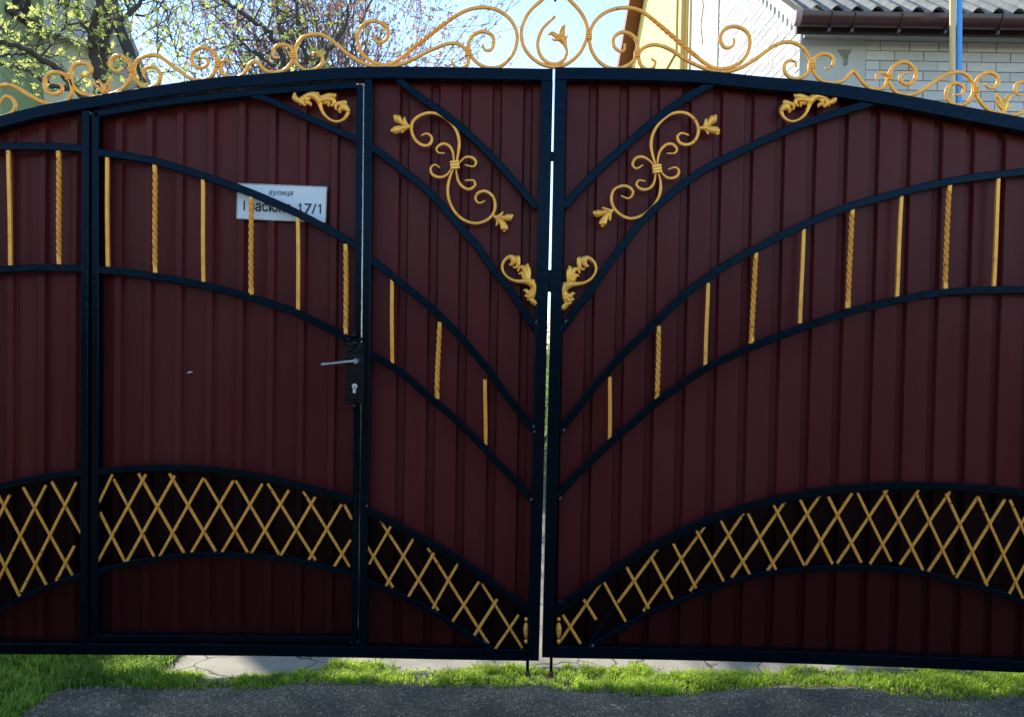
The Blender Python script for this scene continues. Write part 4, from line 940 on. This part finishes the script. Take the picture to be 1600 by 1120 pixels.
def twig(gb, gl, p, d, L, r, depth, prm):
    """one shoot with side shoots; leaves sit in rosettes along it"""
    n = max(3, int(L/prm['step'])); pts = [Vector(p)]; rad = [r]; d = Vector(d).normalized()
    for i in range(n):
        d = (d+Vector((random.gauss(0,1), random.gauss(0,1), random.gauss(0,1)))*prm['wob']+Vector((0,0,prm['up']))).normalized()
        pts.append(pts[-1]+d*L/n); rad.append(max(prm['rmin'], r*(1-0.75*(i+1)/n)))
        if depth > 0 and random.random() < prm['fork'] and i > 0:
            e = (d*random.uniform(.5,1)+Vector((random.gauss(0,1), random.gauss(0,0.7), random.gauss(0,1)))*prm['spread']).normalized()
            twig(gb, gl, pts[-1], e, L*random.uniform(.35,.7), rad[-1]*0.65, depth-1, prm)
        if random.random() < prm['leaf'] and r < prm['leafr']:
            rosette(gl, pts[-1]+Vector((random.gauss(0,1), random.gauss(0,1), random.gauss(0,1)))*0.01, prm['lsize']*random.uniform(.6,1.2), prm['ln'])
    gb.tube(pts, rad, 4 if r < 0.012 else 6)
# --- pear tree, near, left
pear = thing('pear_tree', 'dark limbed fruit tree with yellow green young leaves behind the left gate leaf', 'tree', (atY(160, 500, 3.0).x, 3.0, 0))
def limb(pts, w0, w1, Yp, jit=0.0):
    p = catmull([tuple(q) for q in Z(*a1, pts)], 5); n = len(p); P = []; rad = []
    for i, q in enumerate(p):
        v = atY(q[0], q[1], Yp+jit*i/n); v += Vector((random.gauss(0,.006), 0, random.gauss(0,.006))); P.append(v)
        rad.append((w0+(w1-w0)*i/(n-1))/2/3.81/FOC*(Yp-EYE.y)*random.uniform(.92,1.1))
    return P, rad
LIMBS = [([(600,1400),(600,900),(596,480),(618,350),(605,220),(640,100),(660,-60),(700,-300)], 60, 38, 3.0, 0.3),
         ([(598,480),(560,330),(548,230),(572,120),(598,0),(570,-200)], 60, 42, 3.05, -0.4),
         ([(620,300),(650,190),(735,110),(820,40),(880,-40),(1000,-180)], 38, 20, 2.95, 0.2),
         ([(600,700),(490,585),(430,505),(330,405),(225,338),(110,275),(0,252),(-120,260)], 44, 22, 3.0, -0.6),
         ([(440,530),(330,515),(220,455),(110,395),(0,385),(-120,400)], 34, 20, 3.0, 0.4),
         ([(225,338),(120,322),(0,330),(-80,345)], 18, 14, 2.8, 0),
         ([(235,340),(290,290),(345,205),(420,145),(540,130)], 12, 7, 2.8, 0.1),
         ([(530,190),(470,110),(455,0),(430,-100)], 26, 18, 3.1, 0.1),
         ([(395,150),(392,60),(380,-40)], 9, 6, 2.9, 0),
         ([(345,20),(385,60),(395,160)], 7, 5, 2.9, 0),
         ([(0,160),(50,215),(110,270)], 12, 9, 2.7, 0),
         ([(720,-120),(760,60),(850,95),(930,60),(1010,-40)], 16, 10, 3.3, 0),
         ([(920,-60),(935,90),(935,250),(940,330)], 9, 5, 3.3, 0),
         ([(1130,-60),(1150,70),(1145,180),(1190,270)], 9, 5, 3.4, 0),
         ([(930,140),(985,160),(1000,120),(980,60)], 7, 5, 3.3, 0),
         ([(1000,170),(1040,290),(1060,340)], 6, 4, 3.3, 0),
         ([(270,330),(300,480),(280,560)], 6, 4, 2.8, 0)]
ALL = []
gtr = MB()
for i, L_ in enumerate(LIMBS):
    P, rad = limb(*L_); ALL.append((P, rad))
    if i == 0: gtr.tube(P, rad, 8)
part(gtr, 'trunk', M_BARK, pear, True)
gb2 = MB(); 
for i, (P, rad) in enumerate(ALL[1:5]):
    g = MB(); g.tube(P, rad, 8); part(g, 'limb', M_BARK, pear, True)
for P, rad in ALL[5:]: gb2.tube(P, rad, 6)
gl = MB(); prm = dict(step=0.05, wob=0.16, up=0.02, fork=0.16, spread=0.7, leaf=0.42, leafr=0.012, lsize=0.038, ln=7, rmin=0.0014)
for P, rad in ALL:
    for i in range(len(P)):
        u, v = proj(P[i])
        if v > 260: continue
        for k in range(2):
            if random.random() < 0.24:
                d = Vector((random.gauss(0,1), random.gauss(0,.6), random.gauss(0.1,1))); twig(gb2, gl, P[i], d, random.uniform(.15,.5), 0.0045, 1, prm)
for k in range(26):       # hanging and rising shoots of the outer crown
    u = random.choice((random.uniform(-40,250), random.uniform(-40,250), random.uniform(180,460))); v = random.uniform(-40,120)
    p = atY(u, v, random.uniform(2.6,3.6)); d = Vector((random.gauss(0,.5), random.gauss(0,.5), random.gauss(0,1)))
    twig(gb2, gl, p, d, random.uniform(.25,.6), 0.004, 2, prm)
o = part(gb2, 'branches', M_BARK, pear); o['kind'] = 'stuff'
o = part(gl, 'crown', M_PEAR, pear); o['kind'] = 'stuff'
# pale second stem behind
g = MB(); P, rad = limb([(560,560),(590,440),(640,330),(652,200),(690,60),(700,-60)], 22, 16, 3.3); g.tube(P, rad, 7); part(g, 'limb', M_BARKL, pear, True)
# --- long dark branch crossing from the upper middle (its own tree, further right)
def bgtree(name, label, base, crownspec, prm, mb_, ml_, n, trunk_r=0.09):
    t = thing(name, label, 'tree', (base[0], base[1], 0)); gb_ = MB(); gl_ = MB(); gt = MB()
    b0 = Vector((base[0], base[1], -0.05)); top = b0+Vector((0,0,base[2])); gt.tube([b0, b0.lerp(top, .5)+Vector((.05,.03,0)), top], [trunk_r, trunk_r*.8, trunk_r*.6], 8)
    part(gt, 'trunk', mb_, t, True)
    for k in range(n):
        d = Vector(crownspec['dir'](k)); p = b0.lerp(top, random.uniform(.55, 1)); twig(gb_, gl_, p, d, random.uniform(*crownspec['len']), trunk_r*random.uniform(.16,.34), crownspec['depth'], prm)
    o = part(gb_, 'branches', mb_, t); o['kind'] = 'stuff'; o = part(gl_, 'crown', ml_, t); o['kind'] = 'stuff'; return t
YP = EYE.y+11.5
def ground_x(px_, Y): return atY(px_, 300, Y).x
bgtree('plum_tree', 'pinkish brown budding tree with many thin twigs left of the centre scrolls', (ground_x(545, YP), YP, 3.4),
       dict(dir=lambda k: (max(-1, min(0.40, random.gauss(-0.12,.40))), random.gauss(0,.4), 1.0), len=(2.4,4.0), depth=3), dict(step=0.17, wob=0.10, up=0.035, fork=0.30, spread=0.42, leaf=0.80, leafr=0.03, lsize=0.045, ln=6, rmin=0.0032), M_TWIG, M_PLUM, 46)
YQ = EYE.y+13.0
bgtree('birch_tree', 'tree with thin upright twigs and pale green buds between the house and the pink tree', (ground_x(360, YQ), YQ, 3.2),
       dict(dir=lambda k: (random.gauss(0,.42), random.gauss(0,.4), 1.0), len=(2.2,3.8), depth=3), dict(step=0.19, wob=0.09, up=0.05, fork=0.30, spread=0.40, leaf=0.36, leafr=0.03, lsize=0.055, ln=5, rmin=0.0032), M_TWIG, M_WILL, 26)
YR = EYE.y+8.6
t = thing('cherry_tree', 'tree with long dark diagonal branches and green leaf tufts above the left crest scrolls', 'tree', (ground_x(470, YR), YR, 0))
gt = MB(); bx = ground_x(470, YR); gt.tube([(bx, YR, -0.05), (bx-0.05, YR, 2.2), (bx+0.03, YR, 3.9)], [0.10,0.08,0.06], 8); part(gt, 'trunk', M_BARK, t, True)
gb_ = MB(); gl_ = MB(); pr4 = dict(step=0.09, wob=0.15, up=0.02, fork=0.26, spread=0.6, leaf=0.30, leafr=0.02, lsize=0.05, ln=6, rmin=0.0026)
for pts, w0, w1 in (([(470,150),(440,90),(420,55),(390,30),(360,8),(325,-12),(280,-40)], 9, 5), ([(470,150),(475,90),(465,40),(470,-30)], 8, 5), ([(472,130),(510,90),(540,40),(550,-30)], 7, 4), ([(455,110),(420,100),(395,80),(370,60)], 5, 3), ([(470,140),(445,60),(430,10),(440,-40)], 6, 3)):
    p = catmull(pts, 6); P = [atY(q[0], q[1], YR)+Vector((random.gauss(0,.012), 0, random.gauss(0,.012))) for q in p]; n = len(P)
    rad = [(w0+(w1-w0)*i/(n-1))/2/FOC*8.6 for i in range(n)]; gb_.tube(P, rad, 6)
    for i in range(0, n, 1):
        if random.random() < .85: twig(gb_, gl_, P[i], (random.gauss(0,1), random.gauss(0,.5), random.gauss(.3,1)), random.uniform(.3,.9), .008, 2, pr4)
o = part(gb_, 'branches', M_BARK, t); o['kind'] = 'stuff'; o = part(gl_, 'crown', M_PEAR, t); o['kind'] = 'stuff'

# bush seen through the slit between the leaves
def bush(px_, Y, h, wdt, label, m):
    x = atY(px_, 500, Y).x; t = thing('bush', label, 'bush', (x, Y, 0)); g = MB(); gs = MB()
    for k in range(2600):
        a = random.random()*6.28; r = math.sqrt(random.random())*wdt; z = random.random()*h
        p = Vector((x+math.cos(a)*r, Y+math.sin(a)*r, 0.05+z*(1-0.4*(r/wdt)**2))); 
        if noise.noise(p*2.2) < -0.15: continue
        rosette(g, p, 0.06, 3, 0.6)
    for k in range(9): gs.tube([(x, Y, -0.05), (x+random.gauss(0,wdt*.4), Y+random.gauss(0,wdt*.4), h*.8)], [.02,.006], 5)
    part(gs, 'stems', M_TWIG, t); o = part(g, 'foliage', m, t); o['kind'] = 'stuff'
M_BUSH = leafmat('bush leaves', (0.12,0.22,0.03), (0.34,0.48,0.08), 0.5, 3)
bush(846, 7.0, 1.5, 1.0, 'green bush seen as a sliver through the slit between the gate leaves', M_BUSH)
# unseen hedging added behind the viewer to darken light and reflections on the gate
hd = thing('hedge', 'tall dark clipped hedge on the opposite side of the street facing the gate', 'hedge', (0, -8.6, 0))
g = MB(); nx_, nz_ = 150, 22
vs = []
for i in range(nx_+1):
    for j in range(nz_+1):
        x = -13+26*i/nx_; z = 2.3*j/nz_; q = Vector((x*1.7, z*1.7, 0)); q2 = Vector((x*6, z*6, 2))
        vs.append((x, -8.6+0.16*noise.noise(q)+0.10*noise.noise(q2)-0.10*(j/nz_)**6, z+0.06*noise.noise(q2)))
fs = [(i*(nz_+1)+j, (i+1)*(nz_+1)+j, (i+1)*(nz_+1)+j+1, i*(nz_+1)+j+1) for i in range(nx_) for j in range(nz_)]
g.add(vs, fs); g.box((-12.9,-10.2,0), (12.9,-8.75,2.22)); part(g, 'foliage_face', leafmat('hedge foliage', (0.012,0.028,0.008), (0.035,0.065,0.018), 0.1, 9), hd)
g = MB()
for k in range(9000): rosette(g, Vector((random.uniform(-13,13), -8.5+random.gauss(0,.06), random.uniform(0.05,2.35))), 0.07, 3, 0.6)
o = part(g, 'leaves', bpy.data.materials['hedge foliage'], hd); o['kind'] = 'stuff'
settle()
